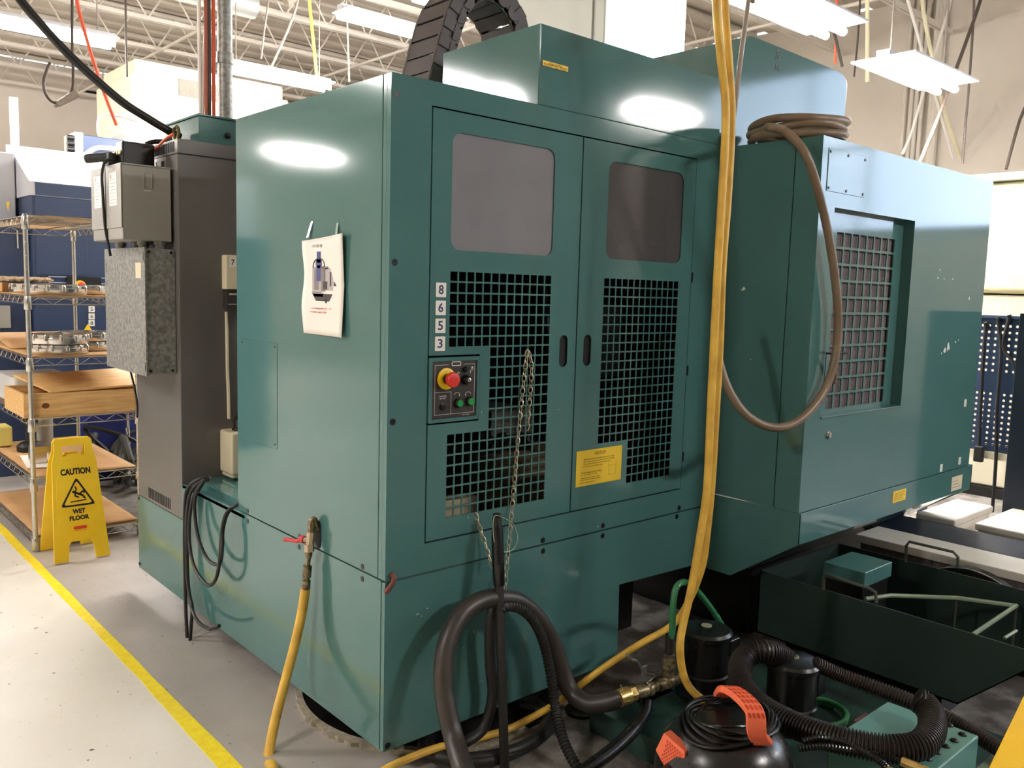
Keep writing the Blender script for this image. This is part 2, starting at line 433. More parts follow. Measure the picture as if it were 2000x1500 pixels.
# caution label on the right door
cl = MB().plate(rect(.822,1.072,.834,.968), [], .0012, (0,-.0022,0), X, Z).build('caution_label', YLABEL, dr)
tx = MB(); tx.text('CAUTION', (.948,-.0031,.954), X, Z, .06, .010, .0004)
tx.box(.918,.978,-.0033,-.0029,.9465,.9475)
for t, x, z, w in (('When the machine is operated without cover or door', .945,.933,.17),('Never put your hands inside, it may start suddenly',.945,.924,.17),('to be performed by means of service personnel',.935,.915,.15),('and wear protective gear',.91,.906,.11),
                   ('Check coolant level on tank',.905,.884,.11),('use specified oil only',.89,.876,.09),('Keep the area clear of chips',.9,.864,.10),('do not open door when running',.9,.857,.11),('Always switch off first',.885,.846,.08)):
    tx.text(t, (x,-.0031,z), X, Z, w, .0052, .0004)
tx.box(.993,1.05,-.0033,-.0029,.897,.8975); tx.box(1.0,1.0006,-.0033,-.0029,.86,.905); tx.box(1.04,1.0406,-.0033,-.0029,.86,.915); tx.box(1.0,1.04,-.0033,-.0029,.86,.8606)
tx.build('lettering', INKY, cl)

# control panel in the notch of the left door
cp = MB().plate(rect(.1495,.350,.1+1.027,1.333), [rect(.162,.3415,1.1385,1.3205)], .02, (0,.005,0), X, Z)
cp = cp.build('control_panel', TEAL, mc, bevel=.003)
MB().box(.162,.3415,-.001,.01,1.1385,1.3205).build('faceplate', PANELB, cp, bevel=.001)
FX0, FX1, FZ0, FZ1 = .162, .3415, 1.1385, 1.3205
def fp(a, b): return FX0+a*(FX1-FX0), FZ1-b*(FZ1-FZ0)
x, z = fp(.31,.305)
MB().lathe((x,-.001,z), NY, ((.0345,0),(.0345,.004),(.033,.005),(.017,.005)), 32).build('emergency_stop_plate', YEST, cp)
MB().lathe((x,-.005,z), NY, ((.0165,0),(.0165,.014),(.013,.016)), 24).build('emergency_stop_collar', BLACKG, cp)
MB().lathe((x,-.02,z), NY, ((.011,0),(.014,.004),(.0225,.008),(.024,.013),(.024,.021),(.0215,.025),(.013,.0275),(.0,.028)), 28).build('emergency_stop_button', RED, cp)
x, z = fp(.73,.155); MB().lathe((x,-.001,z), NY, ((.009,0),(.009,.006),(.006,.012),(.004,.012)), 16).build('indicator_lamp', BLACKG, cp)
x, z = fp(.745,.34); MB().lathe((x,-.001,z), NY, ((.0165,0),(.0165,.006),(.014,.014),(.0125,.02),(.006,.02)), 20).build('key_switch', BLACKG, cp)
k_ = MB().lathe((x,-.021,z), NY, ((.0068,0),(.0068,.003),(.005,.004)), 16)
k_.build('key_barrel', BRIGHT, cp); MB().box(x-.001,x+.001,-.0255,-.025,z-.004,z+.004).build('key_slot', INK, cp)
for a, b in ((.585,.745),(.84,.73)):
    x, z = fp(a,b)
    MB().lathe((x,-.001,z), NY, ((.0155,0),(.0155,.005),(.013,.012),(.0125,.0125)), 22).build('button_collar', BLACKG, cp)
    MB().lathe((x,-.012,z), NY, ((.0118,0),(.0118,.004),(.0105,.0055),(.0,.006)), 22).build('push_button', GREEN, cp)
x, z = fp(.25,.79); MB().lathe((x,-.001,z), NY, ((.011,0),(.011,.004),(.008,.005),(.0,.005)), 20).build('blank_button', BLACKG, cp)
w_ = MB()
def ln(a0,b0,a1,b1,t=.0011):
    x0,z0 = fp(a0,b0); x1,z1 = fp(a1,b1); w_.box(min(x0,x1)-t/2,max(x0,x1)+t/2,-.0016,-.0009,min(z0,z1)-t/2,max(z0,z1)+t/2)
ln(.07,.065,.36,.065); ln(.70,.065,.955,.065); ln(.07,.065,.07,.93); ln(.955,.065,.955,.93); ln(.07,.93,.955,.93); ln(.07,.54,.43,.54); ln(.43,.54,.43,.93)
x, z = fp(.535,.05); w_.plate(rr(x-.019,x+.019,z-.0075,z+.0075,.005), [rr(x-.016,x+.016,z-.0045,z+.0045,.003)], .0008, (0,-.0012,0), X, Z)
x, z = fp(.585,.215); w_.plate(circ(x,z,.0042), [circ(x,z,.0028)], .0008, (0,-.0012,0), X, Z)
x, z = fp(.86,.205); w_.box(x-.0012,x+.0012,-.0016,-.0009,z-.005,z+.005)
x, z = fp(.9,.15); w_.plate(rr(x-.004,x+.004,z-.007,z+.007,.0035), [rr(x-.0025,x+.0025,z-.006,z,.002)], .0008, (0,-.0012,0), X, Z)
for a, sgn in ((.565,1),(.815,-1)):
    x, z = fp(a,.59); w_.tube([(x+.0105*math.cos(t),-.0012,z+.006*math.sin(t)-.001) for t in [(-.3+ (PI+.6)*i/12) for i in range(13)]], .0009, 5)
    ax = x+sgn*.0105; w_.plate([(ax-.003,z-.003),(ax+.003,z-.0015),(ax-.001*sgn,z-.0075)], [], .0008, (0,-.0012,0), X, Z)
x, z = fp(.25,.625); w_.text('MAGAZINE', (x,-.0013,z+.003), X, Z, .028, .0045, .0006); w_.text('RESTART', (x,-.0013,z-.004), X, Z, .026, .0045, .0006)
x, z = fp(.77,.965); w_.text('10M-A13067', (x,-.0013,z), X, Z, .03, .0036, .0006)
w_.build('lettering', WHITEP, cp)

# things inside the cage
def ip(y,u,v): return at('y',y,u,v)
a = ip(.42,948,905); b = ip(.42,1100,980)
MB().lathe(((a.x+b.x)/2,.55,b.z), Z, (((b.x-a.x)/2*.82,0),((b.x-a.x)/2*.95,.03),((b.x-a.x)/2,.07),((b.x-a.x)/2,a.z-b.z-.01),((b.x-a.x)/2*1.03,a.z-b.z),((b.x-a.x)/2*1.03,a.z-b.z+.02),((b.x-a.x)/2*.6,a.z-b.z+.025)), 40).build('magazine_drum', DRUM, mc)
a = ip(.3,866,985); b = ip(.3,932,1004)
MB().box(.04,b.x,.3,.37,b.z,a.z+.01).build('guide_rail', CREAM, mc, bevel=.004)
a = ip(.5,960,805); b = ip(.5,1044,845)
MB().box(a.x,b.x,.5,.8,b.z,a.z).box(a.x+.02,b.x-.03,.49,.75,b.z-.1,b.z).build('tool_arm_housing', TAUPE, mc, bevel=.006)
g = MB()
for k in range(7):
    a = ip(.45,950+k*14,870+6*(k%3)); g.cyl(a,a+Vector((.02,.1,.02)),.014); g.cyl(a+Vector((0,.03,-.05)),a+Vector((0,.03,.05)),.012)
g.build('linkage', OILSHADE, mc)
g = MB()
for u,v,r in ((1250,715,.03),(1252,775,.032),(1248,835,.028),(1250,860,.03)):
    a = ip(.35,u,v); g.cyl(a-X*.05,a+X*.05,r); g.cyl(a,a+Y*.2,r*.6)
g.build('servo_motor', RUST, mc)
a = ip(.3,1236,712); MB().box(a.x-.03,a.x+.07,.3,.32,a.z-.012,a.z+.012).build('wire_bundle', WHITEP, mc, bevel=.004)
MB().tube(cr([(1.02,.3,.7),(1.03,.35,1.2),(1.0,.4,1.7),(1.07,.4,2.1)],6), .016, 8).build('inner_hose', BLACK, mc)
MB().box(1.17,1.6,.25,1.0,1.2,2.14).build('control_cabinet', OILSHADE, mc)

# base skirts
bs = MB().plate([(.022,.095),(2.25,.095),(2.25,.472),(1.655,.472),(1.655,.637),(1.07,.637),(1.055,.6445),(.022,.6445)], [], .016, (.008,0,0), Y, Z)
bs = bs.build('base_skirt', TEAL, mc, bevel=.0025); lab(bs, 'left base skirt')
for y, z in ((.97,.622),(.55,.622),(.129,.622),(1.50,.60)):
    MB().lathe((0,y,z), NX, ((.0095,-.002),(.0095,.0008),(.006,.0012)), 14).build('plug', OILSHADE, bs)
MB().lathe((0,2.235,.455), NX, ((.008,-.002),(.008,.004),(.005,.005)), 10).build('plug', OILSHADE, bs)
MB().lathe((0,2.24,.115), NX, ((.008,-.002),(.008,.004),(.005,.005)), 10).build('plug', OILSHADE, bs)
fs = MB().plate([(.0005,.095),(1.10,.095),(1.094,.408),(1.655,.39),(1.655,.6425),(.0005,.6425)], [], .016, (0,.008,0), X, Z)
fs.box(.0005,.016,.016,.021,.095,.6425)
fs = fs.build('base_skirt', TEAL, mc, bevel=.0025); lab(fs, 'front base skirt')
plugs(fs, ((.018,.112),(.984,.624),(1.44,.628),(.67,.622)))
MB().lathe((.014,.0,.625), NY, ((.012,-.002),(.012,.001),(.008,.0015)), 14).build('plug', OILSHADE, fs)
MB().tube(cr([(.02,-.004,.672),(.026,-.010,.66),(.020,-.012,.643),(.008,-.009,.628),(.001,-.004,.615)],4), .008, 8).build('rusty_latch', RUST, ff)
# slab top with trough
MB().box(.016,.5,1.0,1.655,.61,.622).box(.0,.012,1.0,1.65,.622,.638).box(.06,.07,1.0,1.655,.62,.652).box(.07,.5,1.0,1.655,.64,.652).build('slab_top', TEAL, mc, bevel=.0015)
MB().box(.016,.6,1.64,2.25,.45,.473).build('slab_shelf', TEAL, mc)
MB().box(.25,1.6,.35,2.15,0,.62).build('plinth', OILSHADE, mc)
for x, y in ((.82,-.077),(.3,.2),(.22,1.9)):
    if y < 0: MB().lathe((x,y,0), Z, ((.06,0),(.06,.012),(.05,.018),(.02,.018),(.02,.05),(.012,.055)), 24).build('levelling_foot', OILSHADE, mc)

# top hood and rear hood
th = MB().box(.58,1.60,.0015,.536,2.164,2.425).build('top_hood', TEAL, mc, bevel=.004)
c0 = at('y',0,1060,117); c1 = at('y',0,1109,142)
wl = MB().plate(rect(c0.x,c1.x,c1.z+.002,c0.z), [], .0012, (0,-.0005,0), X, Z).build('weight_label', YLABEL, th)
MB().text('MAXIMUM TOOL WEIGHT', ((c0.x+c1.x)/2,-.0013,c0.z-.012), X, Z, c1.x-c0.x-.01, .010, .0004).text('15kg (33lb)', ((c0.x+c1.x)/2,-.0013,c1.z+.013), X, Z, .06, .010, .0004).build('lettering', INKY, th)
MB().box(1.60,1.655,.06,.5,2.164,2.43).build('hood_bracket', TAUPE, mc)
rh = MB().prism([(1.36,2.165),(1.828,2.652),(2.585,2.642),(2.63,2.632),(2.655,2.612),(2.665,2.585),(2.665,2.165)], 'y', .03, .9).build('rear_hood', TEAL, mc, bevel=.004)
a = at('y',.03,1519,108); MB().text('S', (a.x,.0285,a.z), X, Z, .03, .05, .0006).text('N', (a.x,.0285,a.z-.055), X, Z, .03, .025, .0006).build('worn_mark', INKF, rh)

# side housing (box protruding to the front right)
D = -.4292; HX0, HX1, HZ0, HZ1 = 1.656, 3.35, .575, 2.164
W = (1.775, 2.49, 1.075, 1.905)
sh = MB().plate(rect(HX0,HX1,.7025,HZ1), [rect(*W)], .012, (0,D+.006,0), X, Z)
sh.box(HX0,HX0+.01,D+.012,-.318,.7025,HZ1); sh.box(HX0,HX0+.01,-.314,.9,.7025,HZ1)   # left face in two sheets
sh.box(HX0+.012,HX0+.016,-.33,-.30,.7025,HZ1)
sh.box(HX1-.012,HX1,D+.012,.9,.7025,HZ1); sh.box(HX0+.01,HX1-.012,D+.012,.9,HZ1-.012,HZ1)
sh.box(W[0]-.002,W[0],D+.01,D+.06,W[2],W[3]); sh.box(W[1],W[1]+.002,D+.01,D+.06,W[2],W[3]); sh.box(W[0],W[1],D+.01,D+.06,W[3],W[3]+.002); sh.box(W[0],W[1],D+.01,D+.06,W[2]-.002,W[2])
sh = sh.build('side_housing', TEAL, mc, bevel=.0025)
sk = MB().prism([(D-.004,.571),(D-.004,.699),(.9,.699),(.9,.365),(-.132,.366)], 'x', HX0-.001, HX0+.012)
sk.prism([(D-.004,.571),(D-.004,.699),(D+.008,.699),(D+.008,.571)], 'x', HX0, HX1+.045)
sk.prism([(D+.008,.571),(-.132,.366),(.9,.366),(.9,.38),(-.128,.38),(D+.008,.585)], 'x', HX0+.012, HX1+.04)
sk.prism([(D-.004,.571),(D-.004,.699),(.9,.699),(.9,.365),(-.132,.366)], 'x', HX1+.033, HX1+.045)
sk = sk.build('housing_skirt', TEAL, mc, bevel=.002)
# vent panel in the recess
g0 = at('y',D+.05,1648,446); g1 = at('y',D+.05,1737,797); gx0, gx1 = 1.893, 2.418; gz0, gz1 = 1.09, 1.825
hs = []
cw, ch = (gx1-gx0)/8, (gz1-gz0)/11
for i in range(8):
    for k in range(11): hs.append(rr(gx0+i*cw+.005,gx0+(i+1)*cw-.005,gz0+k*ch+.005,gz0+(k+1)*ch-.005,.004,2))
vg = MB().plate(rect(W[0],W[1],W[2],W[3]), hs, .006, (0,D+.052,0), X, Z).build('vent_grille', TEAL, sh, smooth=0)
MB().box(W[0]+.01,W[1]-.01,D+.062,D+.075,W[2],W[3]).build('filter', FILT, sh)
MB().box(W[0],W[1],D-.006,D+.05,W[2]-.004,W[2]+.002).build('sill', TEAL, sh, bevel=.001)
ac = MB().box(1.70,2.0,D-.0025,D+.001,1.962,2.123).build('access_plate', TEAL, sh, bevel=.001)
s_ = MB()
for x in (1.712,1.85,1.988):
    for z in (1.974,2.111): s_.cyl((x,D-.002,z),(x,D-.005,z),.0055,n=10)
s_.build('plate_screw', OILSHADE, sh)
MB().lathe((1.844,D,1.0), NY, ((.015,0),(.015,.004),(.011,.008),(.011,.012),(.006,.013)), 18).build('lock', BRIGHT, sh)
a = at('y',D,1613,690)
MB().tube([(a.x,D,a.z),(a.x,D-.03,a.z),(a.x+.1,D-.035,a.z)], .004, 8).tube([(a.x,D-.002,a.z),(a.x-.006,D-.002,a.z-.2)], .0015, 6).build('latch_rod', OILSHADE, sh)
MB().box(2.472,2.606,D-.0055,D-.0035,.6235,.677).build('warning_sticker', YLABEL, sk)
t_ = MB()
for k in range(5): t_.box(2.485,2.595-.02*(k%2),D-.0062,D-.0054,.633+k*.008,.6345+k*.008)
t_.build('lettering', INKY, sk)
MB().box(3.135,3.266,D-.0055,D-.0035,.588,.662).build('rating_plate', CREAM, sk)
t_ = MB()
for k in range(3): t_.box(3.145,3.25-.02*k,D-.0062,D-.0054,.605+k*.016,.607+k*.016)
t_.build('lettering', INKF, sk)
for u, v in ((1885,787),(1838,914),(1874,900)):
    a = at('y',D,u,v); MB().box(a.x-.014,a.x+.014,D-.0015,D+.001,a.z-.019,a.z+.019).build('inspection_sticker', CHIP, sh)
ch_ = MB()
for u, v, r in ((1852,678,.022),(1845,684,.014),(1866,668,.007),(1872,664,.005),(1839,690,.006),(1832,543,.006),(1836,527,.005),(1893,583,.009),(1844,545,.004),(1861,545,.004)):
    a = at('y',D,u,v); k = 9
    ch_.plate([(a.x+r*random.uniform(.5,1.2)*math.cos(2*PI*i/k), a.z+r*random.uniform(.5,1.2)*math.sin(2*PI*i/k)) for i in range(k)], [], .0006, (0,D-.0001,0), X, Z)
ch_.build('paint_chips', CHIP, sh)
ch_ = MB()
for u, v, r in ((1453,564,.007),(1449,566,.004),(1466,702,.003),(1412,622,.004)):
    a = at('x',HX0,u,v)
    ch_.plate([(a.y+r*random.uniform(.4,1.2)*math.cos(2*PI*i/8), a.z+r*random.uniform(.5,1.2)*math.sin(2*PI*i/8)) for i in range(8)], [], .0006, (HX0-.0001,0,0), Y, Z)
ch_.build('paint_chips', CHIP, sh)
ch_ = MB()
random.seed(9)
for u, v, r in ((816,1199,.003),(823,1203,.002),(834,1188,.003),(925,1234,.003),(1030,1165,.003),(813,1200,.002),(905,1265,.002),(941,1330,.002),(1185,1280,.002),(1072,1215,.002),(1167,1028,.003),(914,1010,.003),(1090,800,.002),(940,805,.002)):
    a = at('y',-.0003,u,v)
    ch_.plate([(a.x+r*random.uniform(.5,1.1)*math.cos(2*PI*i/7), a.z+r*random.uniform(.5,1.1)*math.sin(2*PI*i/7)) for i in range(7)], [], .0005, (0,-.0018,0), X, Z)
ch_.build('paint_chips', CHIP, fs)

# foot pad and grout under the machine
pd = MB()
pts = [( .52+(.505+random.uniform(-.012,.012))*math.cos(2*PI*k/60), .45+(.505+random.uniform(-.012,.012))*math.sin(2*PI*k/60)) for k in range(60)]
pd.plate(pts, [], .012, (0,0,.006), X, Y)
pd.plate(circ(.54,.45,.42,40), [], .04, (0,0,.03), X, Y)
pdo = thing('foundation_pad', 'dark round foundation pad with torn pale grout edge under machine corner', 'pad', (.52,.45,0))
pd.build('pad', OILSHADE, pdo)
gr = MB(); inn = [(.52+.495*math.cos(t), .45+.495*math.sin(t)) for t in [2.6+2.2*k/60 for k in range(61)]]
out = [(.52+(.517+.022*random.random()*math.sin(PI*k/60))*math.cos(2.6+2.2*k/60), .45+(.517+.022*random.random()*math.sin(PI*k/60))*math.sin(2.6+2.2*k/60)) for k in range(61)]
gr.plate(out+inn[::-1], [], .016, (0,0,.008), X, Y)
gr.build('grout_edge', mat('pale_grout', (176,166,146), .9, 0, .3, 40, .05, .4, 60), pdo)

# ================================================================== paper on the left panel
pp = thing('printed_sheet', 'white printed sheet with machine picture taped to the teal side panel', 'paper', (-.003,.378,1.385))
sh_ = MB(); nu, nv = 10, 14
vs = []
for j in range(nv+1):
    for i in range(nu+1):
        a, b = i/nu, j/nv
        y = .513-.272*a + .004*math.sin(b*7)*(1-a); z = 1.383+.31*b+.018*a*b
        x = -.004 - .012*(a**3)*(.3+.7*abs(b-.5)*2) - .006*((1-a)**3)*math.sin(b*5)**2
        vs.append((x,y,z))
sh_.add(vs, [(j*(nu+1)+i, j*(nu+1)+i+1, (j+1)*(nu+1)+i+1, (j+1)*(nu+1)+i) for j in range(nv) for i in range(nu)])
po = sh_.build('sheet', PAPER, pp)
so = po.modifiers.new('s','SOLIDIFY'); so.thickness = .0004; so.offset = 0
def pq(a, b):   # fraction across, fraction up -> y,z on the sheet
    return .513-.272*a, 1.383+.31*b+.018*a*b
def pbox(a0,a1,b0,b1,m,name,x=-.0062):
    y0,z0 = pq(a0,b0); y1,z1 = pq(a1,b1); MB().box(x,x+.0012,y1,y0,z0,z1).build(name, m, po)
ey_ = -Y
y,z = pq(.31,.925); MB().text('SEMAS UX 50', (-.0068,y,z), ey_, Z, .09, .009, .0005).build('heading', INKF, po)
y,z = pq(.5,.272); t_ = MB().text('All interchangeable JTC - Gladstone,', (-.0068,y,z), ey_, Z, .20, .008, .0005)
y,z = pq(.36,.235); t_.text('to machine rpm # 500', (-.0068,y,z), ey_, Z, .12, .008, .0005); t_.build('red_caption', INKR, po)
PBL = mat('print_blue', (78,82,140), .7, 0, .2, 40); PGR = mat('print_grey', (186,178,180), .7, 0, .1, 30); PDK = mat('print_dark', (72,66,62), .7, 0, .2, 40); PMD = mat('print_mid', (140,130,132), .7, 0, .2, 30)
pbox(.34,.44,.75,.86,PBL,'printed_column'); pbox(.32,.46,.70,.78,PBL,'printed_column'); pbox(.35,.43,.58,.72,PBL,'printed_column')
pbox(.23,.45,.44,.70,PGR,'printed_enclosure'); pbox(.28,.40,.47,.69,PMD,'printed_opening',-.0066); pbox(.34,.44,.56,.69,PBL,'printed_head',-.007)
pbox(.45,.55,.45,.68,PMD,'printed_body'); pbox(.54,.74,.46,.68,PGR,'printed_cabinet'); pbox(.66,.69,.50,.64,PDK,'printed_slot',-.0068)
pbox(.5,.6,.47,.55,PDK,'printed_table',-.0068); pbox(.75,.82,.50,.55,PDK,'printed_panel'); pbox(.22,.50,.40,.44,PGR,'printed_base'); pbox(.24,.76,.355,.42,PDK,'printed_base'); pbox(.55,.59,.33,.36,PDK,'printed_foot'); pbox(.46,.62,.68,.70,PMD,'printed_cover')
t_ = MB()
for ss in (-1,1):
    pt = []
    for f, b in ((.0,.80),(.10,.77),(.14,.72),(.12,.695)):
        y,z = pq(.39+ss*f,b); pt.append((-.0064,y,z))
    t_.tube(cr(pt,4), .0016, 5)
t_.build('printed_hoses', PDK, po)
for u0,v0,u1,v1 in ((609,432,603,456),(659,435,659,452)):
    a, b = at('x',-.002,u0,v0), at('x',-.002,u1,v1+8)
    MB().add([(-.0012,a.y+.007,a.z),(-.0012,a.y-.007,a.z),(-.0075,b.y-.007,b.z),(-.0075,b.y+.007,b.z)], [(0,1,2,3)]).build('tape_strip', TAPE, pp)

# ================================================================== air valve and yellow hose at the left
av = thing('air_valve', 'brass ball valve with red lever on the left panel seam', 'valve', (-.05,.40,.55))
YV = .413
va = at('y',YV,608,1032); vb = at('y',YV,604,1076)
MB().plate(rr(.394,.434,.652,.748,.0195), [], .003, (-.0008,0,0), Y, Z).build('wall_cutout', GAP, av)
MB().tube(cr([(.004,YV,va.z-.012),(-.012,YV,va.z+.018),(va.x*.6,YV,va.z+.030),(va.x,YV,va.z+.026),(va.x,YV,va.z)],6), .0095, 10).cyl((va.x,YV,va.z-.012),(va.x,YV,va.z+.022),.0125,n=6).build('elbow', BRASS, av)
MB().cyl(va-Z*.012, vb+Z*.0, .0155, n=8).cyl(vb+Z*.024, vb-Z*.002, .0175, n=6).cyl((va+vb)/2,(va+vb)/2+Vector((-.018,.016,0)),.010,n=8).build('body', mat('nickel_body',(196,178,156),.35,.7,.2,40), av, bevel=.001)
hp = (va+vb)/2+Vector((-.016,.016,0)); he = at('x',-.045,556,1054)
MB().cyl(hp-Vector((0,.006,0)), hp+Vector((-.004,.010,0)), .013, n=14).tube(cr([hp+Vector((-.002,.008,0)), hp.lerp(he,.35)-Z*.005, hp.lerp(he,.7)-Z*.001, he],4), .0068, 8).build('lever', mat('red_lever',(212,58,64),.45,0,.1), av)
vc = at('x',-.036,600,1112); vd = at('x',-.042,597,1155)
MB().cyl(vb, vb.lerp(vc,.35), .011).cyl(vb.lerp(vc,.35), vb.lerp(vc,.8), .009, n=6).cyl(vb.lerp(vc,.8), vc.lerp(vd,.35), .015).cyl(vc.lerp(vd,.35), vc.lerp(vd,.5), .011).cyl(vc.lerp(vd,.5), vd, .0145).build('coupling', BRASS, av, bevel=.001)
hs_ = cr([vd+Z*.01, at('x',-.052,588,1205), at('x',-.075,573,1270), at('x',-.11,557,1330), at('x',-.16,539,1400), at('x',-.20,526,1465), at('x',-.22,523,1492), (-.245,.26,.022), (-.30,.16,.018), (-.42,.02,.018)], 8)
tag(MB().tube(hs_, .0165, 14).build('air_hose', YHOSE), 'yellow air hose drooping from the red levered valve to floor', 'hose', 'yellow air hoses')

# ================================================================== chains
def chain(pts, name, label):
    P = resample(cr(pts, 20), .0215); m = MB()
    for i in range(len(P)-1):
        a, b = P[i], P[i+1]; t = (b-a).normalized(); c0 = (a+b)/2
        u = t.cross(Y).normalized(); w = t.cross(u)
        ring = []
        for k in range(10):
            q = 2*PI*k/10
            side = u if k < 5 else w
            lat = (u*math.cos(PI/4+ (PI/2)*(i % 2)*.6)+w*math.sin(PI/4+(PI/2)*(i % 2)*.6))
            ring.append(c0 + t*(.0140*math.cos(q)) + lat*(.0066*math.sin(q)))
        m.tube(ring, .0019, 6, closed=True)
    return tag(m.build(name, ZINC), label, 'chain', 'chains on the left door')
chain(trace('y', [(1030,684,-.008),(1022,750,-.01),(1014,830,-.012),(1008,900,-.014),(1001,980,-.016),(994,1060,-.03),(988,1130,-.055),(984,1180,-.07)]), 'chain', 'long zinc chain hanging from the grille down to the black hose')
chain(trace('y', [(1031,686,-.008),(1038,710,-.006),(1036,760,-.006),(1032,810,-.005),(1029,846,.004)]), 'chain', 'short zinc chain end beside the long chain on grille')
chain(trace('y', [(929,1003,-.004),(936,1026,-.01),(947,1060,-.02),(956,1090,-.035),(963,1112,-.05)]), 'chain', 'zinc chain slanting from grille bottom row to the black pole')

# ================================================================== pole and hoses in front
pt_ = at('y',-.075,970,1003); pb = at('z',0,986,1512); ax = (pt_-pb)
po_ = thing('black_pole', 'black upright pole leaning on the teal machine front', 'pole', pb)
MB().cyl(pb, pb+ax*.985, .0155, n=16).build('shaft', BLACK, po_)
MB().lathe(pb+ax*.72, ax, ((.0165,0),(.019,.004),(.020,ax.length*.1),(.0195,ax.length*.2),(.0165,ax.length*.232)), 18).build('grip', BLACKG, po_)
MB().lathe(pb+ax*.95, ax, ((.0125,0),(.0125,ax.length*.05),(.009,ax.length*.052)), 14).build('tip', BLACKG, po_)
ringp = trace('y', [(966,1008,-.09),(963,1035,-.095),(968,1065,-.095),(985,1078,-.09),(1003,1072,-.085),(1011,1050,-.08),(1003,1025,-.08),(985,1012,-.085)])
MB().tube(cr(ringp,5,True), .0013, 6, closed=True).build('wire_ring', mat('pale_wire',(190,200,176),.4,.3,.1), po_)

def hose(name, m, r, pts, label, cat='hose', axis='y', group=None, n=14, per=10, corr=None, up=None):
    P = trace(axis, pts) if len(pts[0]) == 3 and not isinstance(pts[0], Vector) else list(pts)
    if up == 'first': d = P[0]-P[1]; P = [Vector((P[0].x+d.x*1.5, P[0].y+d.y*1.5, RZ-.02)), P[0]+d*2]+P
    if up == 'last': d = P[-1]-P[-2]; P = P+[P[-1]+d*2, Vector((P[-1].x+d.x*4, P[-1].y+d.y*4, RZ-.02))]
    P = cr(P, per)
    if corr:
        P = resample(P, corr/4); rf = lambda i: r*(1, 1.0, .80, .80)[i % 4]
        return tag(MB().tube(P, r, n, rf=rf).build(name, m, smooth=25), label, cat, group)
    return tag(MB().tube(P, r, n).build(name, m), label, cat, group)
big = mat('thick_black_rubber', (44,41,38), .42, 0, 0, 9, .12, .06, 40, rgb2=(62,54,48))
hose('suction_hose', big, .031, [(925,1540,-.42),(905,1500,-.32),(886,1440,-.22),(870,1370,-.17),(866,1310,-.14),(874,1255,-.12),(898,1205,-.105),(930,1178,-.10),(965,1168,-.10),(1010,1174,-.10),(1048,1205,-.10),(1078,1255,-.11),(1098,1310,-.13),(1116,1352,-.17),(1148,1374,-.24),(1185,1372,-.30),(1218,1362,-.345)], 'thick smooth black rubber hose looping up past the black pole')
hose('corrugated_hose', BLACK, .0185, [(976,1196,-.125),(988,1184,-.13),(1015,1188,-.13),(1042,1212,-.135),(1062,1255,-.14),(1076,1320,-.16),(1086,1390,-.20),(1102,1450,-.28),(1128,1500,-.36),(1160,1545,-.42)], 'ribbed black corrugated hose curving down inside the thick loop', corr=.0125)
hose('drain_hose', BLACK, .019, [(972,1172,-.05),(962,1195,-.06),(957,1240,-.065),(958,1300,-.06),(962,1360,-.06),(945,1420,-.05),(905,1452,-.05),(870,1462,-.05)], 'dull black hose running down just behind the black pole')
cc = Vector((.42,-.02,.03)); cp_ = []
for k in range(40):
    t = 2*PI*k/16; cp_.append(cc+Vector((.24*math.cos(t)+.015*math.sin(k), .16*math.sin(t), .008*(k/16)+.0)))
hose('coiled_hose', BLACK, .02, cp_, 'black hose coiled on the floor under the machine front edge', per=5)
hose('return_hose', BLACKG, .022, [(1262,1372,-.37),(1258,1395,-.40),(1238,1425,-.44),(1200,1462,-.47),(1150,1500,-.49),(1090,1545,-.5)], 'black hose sloping from brass tee toward lower frame edge')

# brass tee assembly
te = thing('brass_manifold', 'dirty brass tee and valve joining black and green hoses', 'valve', at('y',-.37,1270,1345))
q = [at('y',-.345-.0005*(u-1215),u,v) for u,v in ((1215,1362),(1229,1357),(1240,1353),(1262,1347),(1285,1339),(1304,1330),(1332,1322))]
MB().cyl(q[0]-(q[1]-q[0])*.5,q[1],.030,n=16).build('hose_clamp', BRASSL, te, bevel=.002)
MB().cyl(q[1],q[2],.026,n=6).build('hex_nut', BRASSL, te, bevel=.001)
MB().cyl(q[2],q[3],.024).cyl(q[3],q[4],.019).lathe(q[3],(q[4]-q[3]),((.018,0),(.026,.008),(.026,.02),(.018,.03)),16).build('ball_valve', BRASS, te, bevel=.001)
MB().cyl(q[4],q[6],.022).sphere(q[5],.027).cyl(q[5],q[5]+Z*.055,.021).build('tee', BRASS, te)
MB().cyl(q[5]+Z*.05,q[5]+Z*.085,.024,n=6).cyl(q[5]+Z*.085,q[5]+Z*.10,.020).build('collar', BRASS, te, bevel=.001)
lv = [q[3]+Z*.02, at('y',-.36,1278,1318), at('y',-.36,1258,1312), at('y',-.36,1245,1293), at('y',-.36,1232,1288), at('y',-.36,1225,1278)]
MB().tube(cr(lv,4), .006, 6).box(lv[2].x-.012,lv[2].x+.012,lv[2].y-.004,lv[2].y+.004,lv[2].z-.02,lv[2].z+.022).build('lever', STEEL, te, bevel=.001)
MB().tube([q[0]+Z*.03, q[0]+Z*.045+X*-.01],.003,6).build('clamp_screw', STEEL, te)
gh = [q[5]+Z*.10, q[5]+Z*.14, at('y',-.40,1313,1230), at('y',-.40,1314,1190), at('y',-.40,1320,1150), at('y',-.38,1335,1137), at('y',-.34,1352,1145), at('y',-.32,1375,1170), at('y',-.32,1402,1208), at('y',-.34,1425,1250), at('y',-.36,1434,1290), at('y',-.38,1432,1340), at('y',-.4,1425,1375)]
hose('green_coolant_hose', GHOSE, .0115, gh, 'translucent green hose arching up from the brass tee and back down')
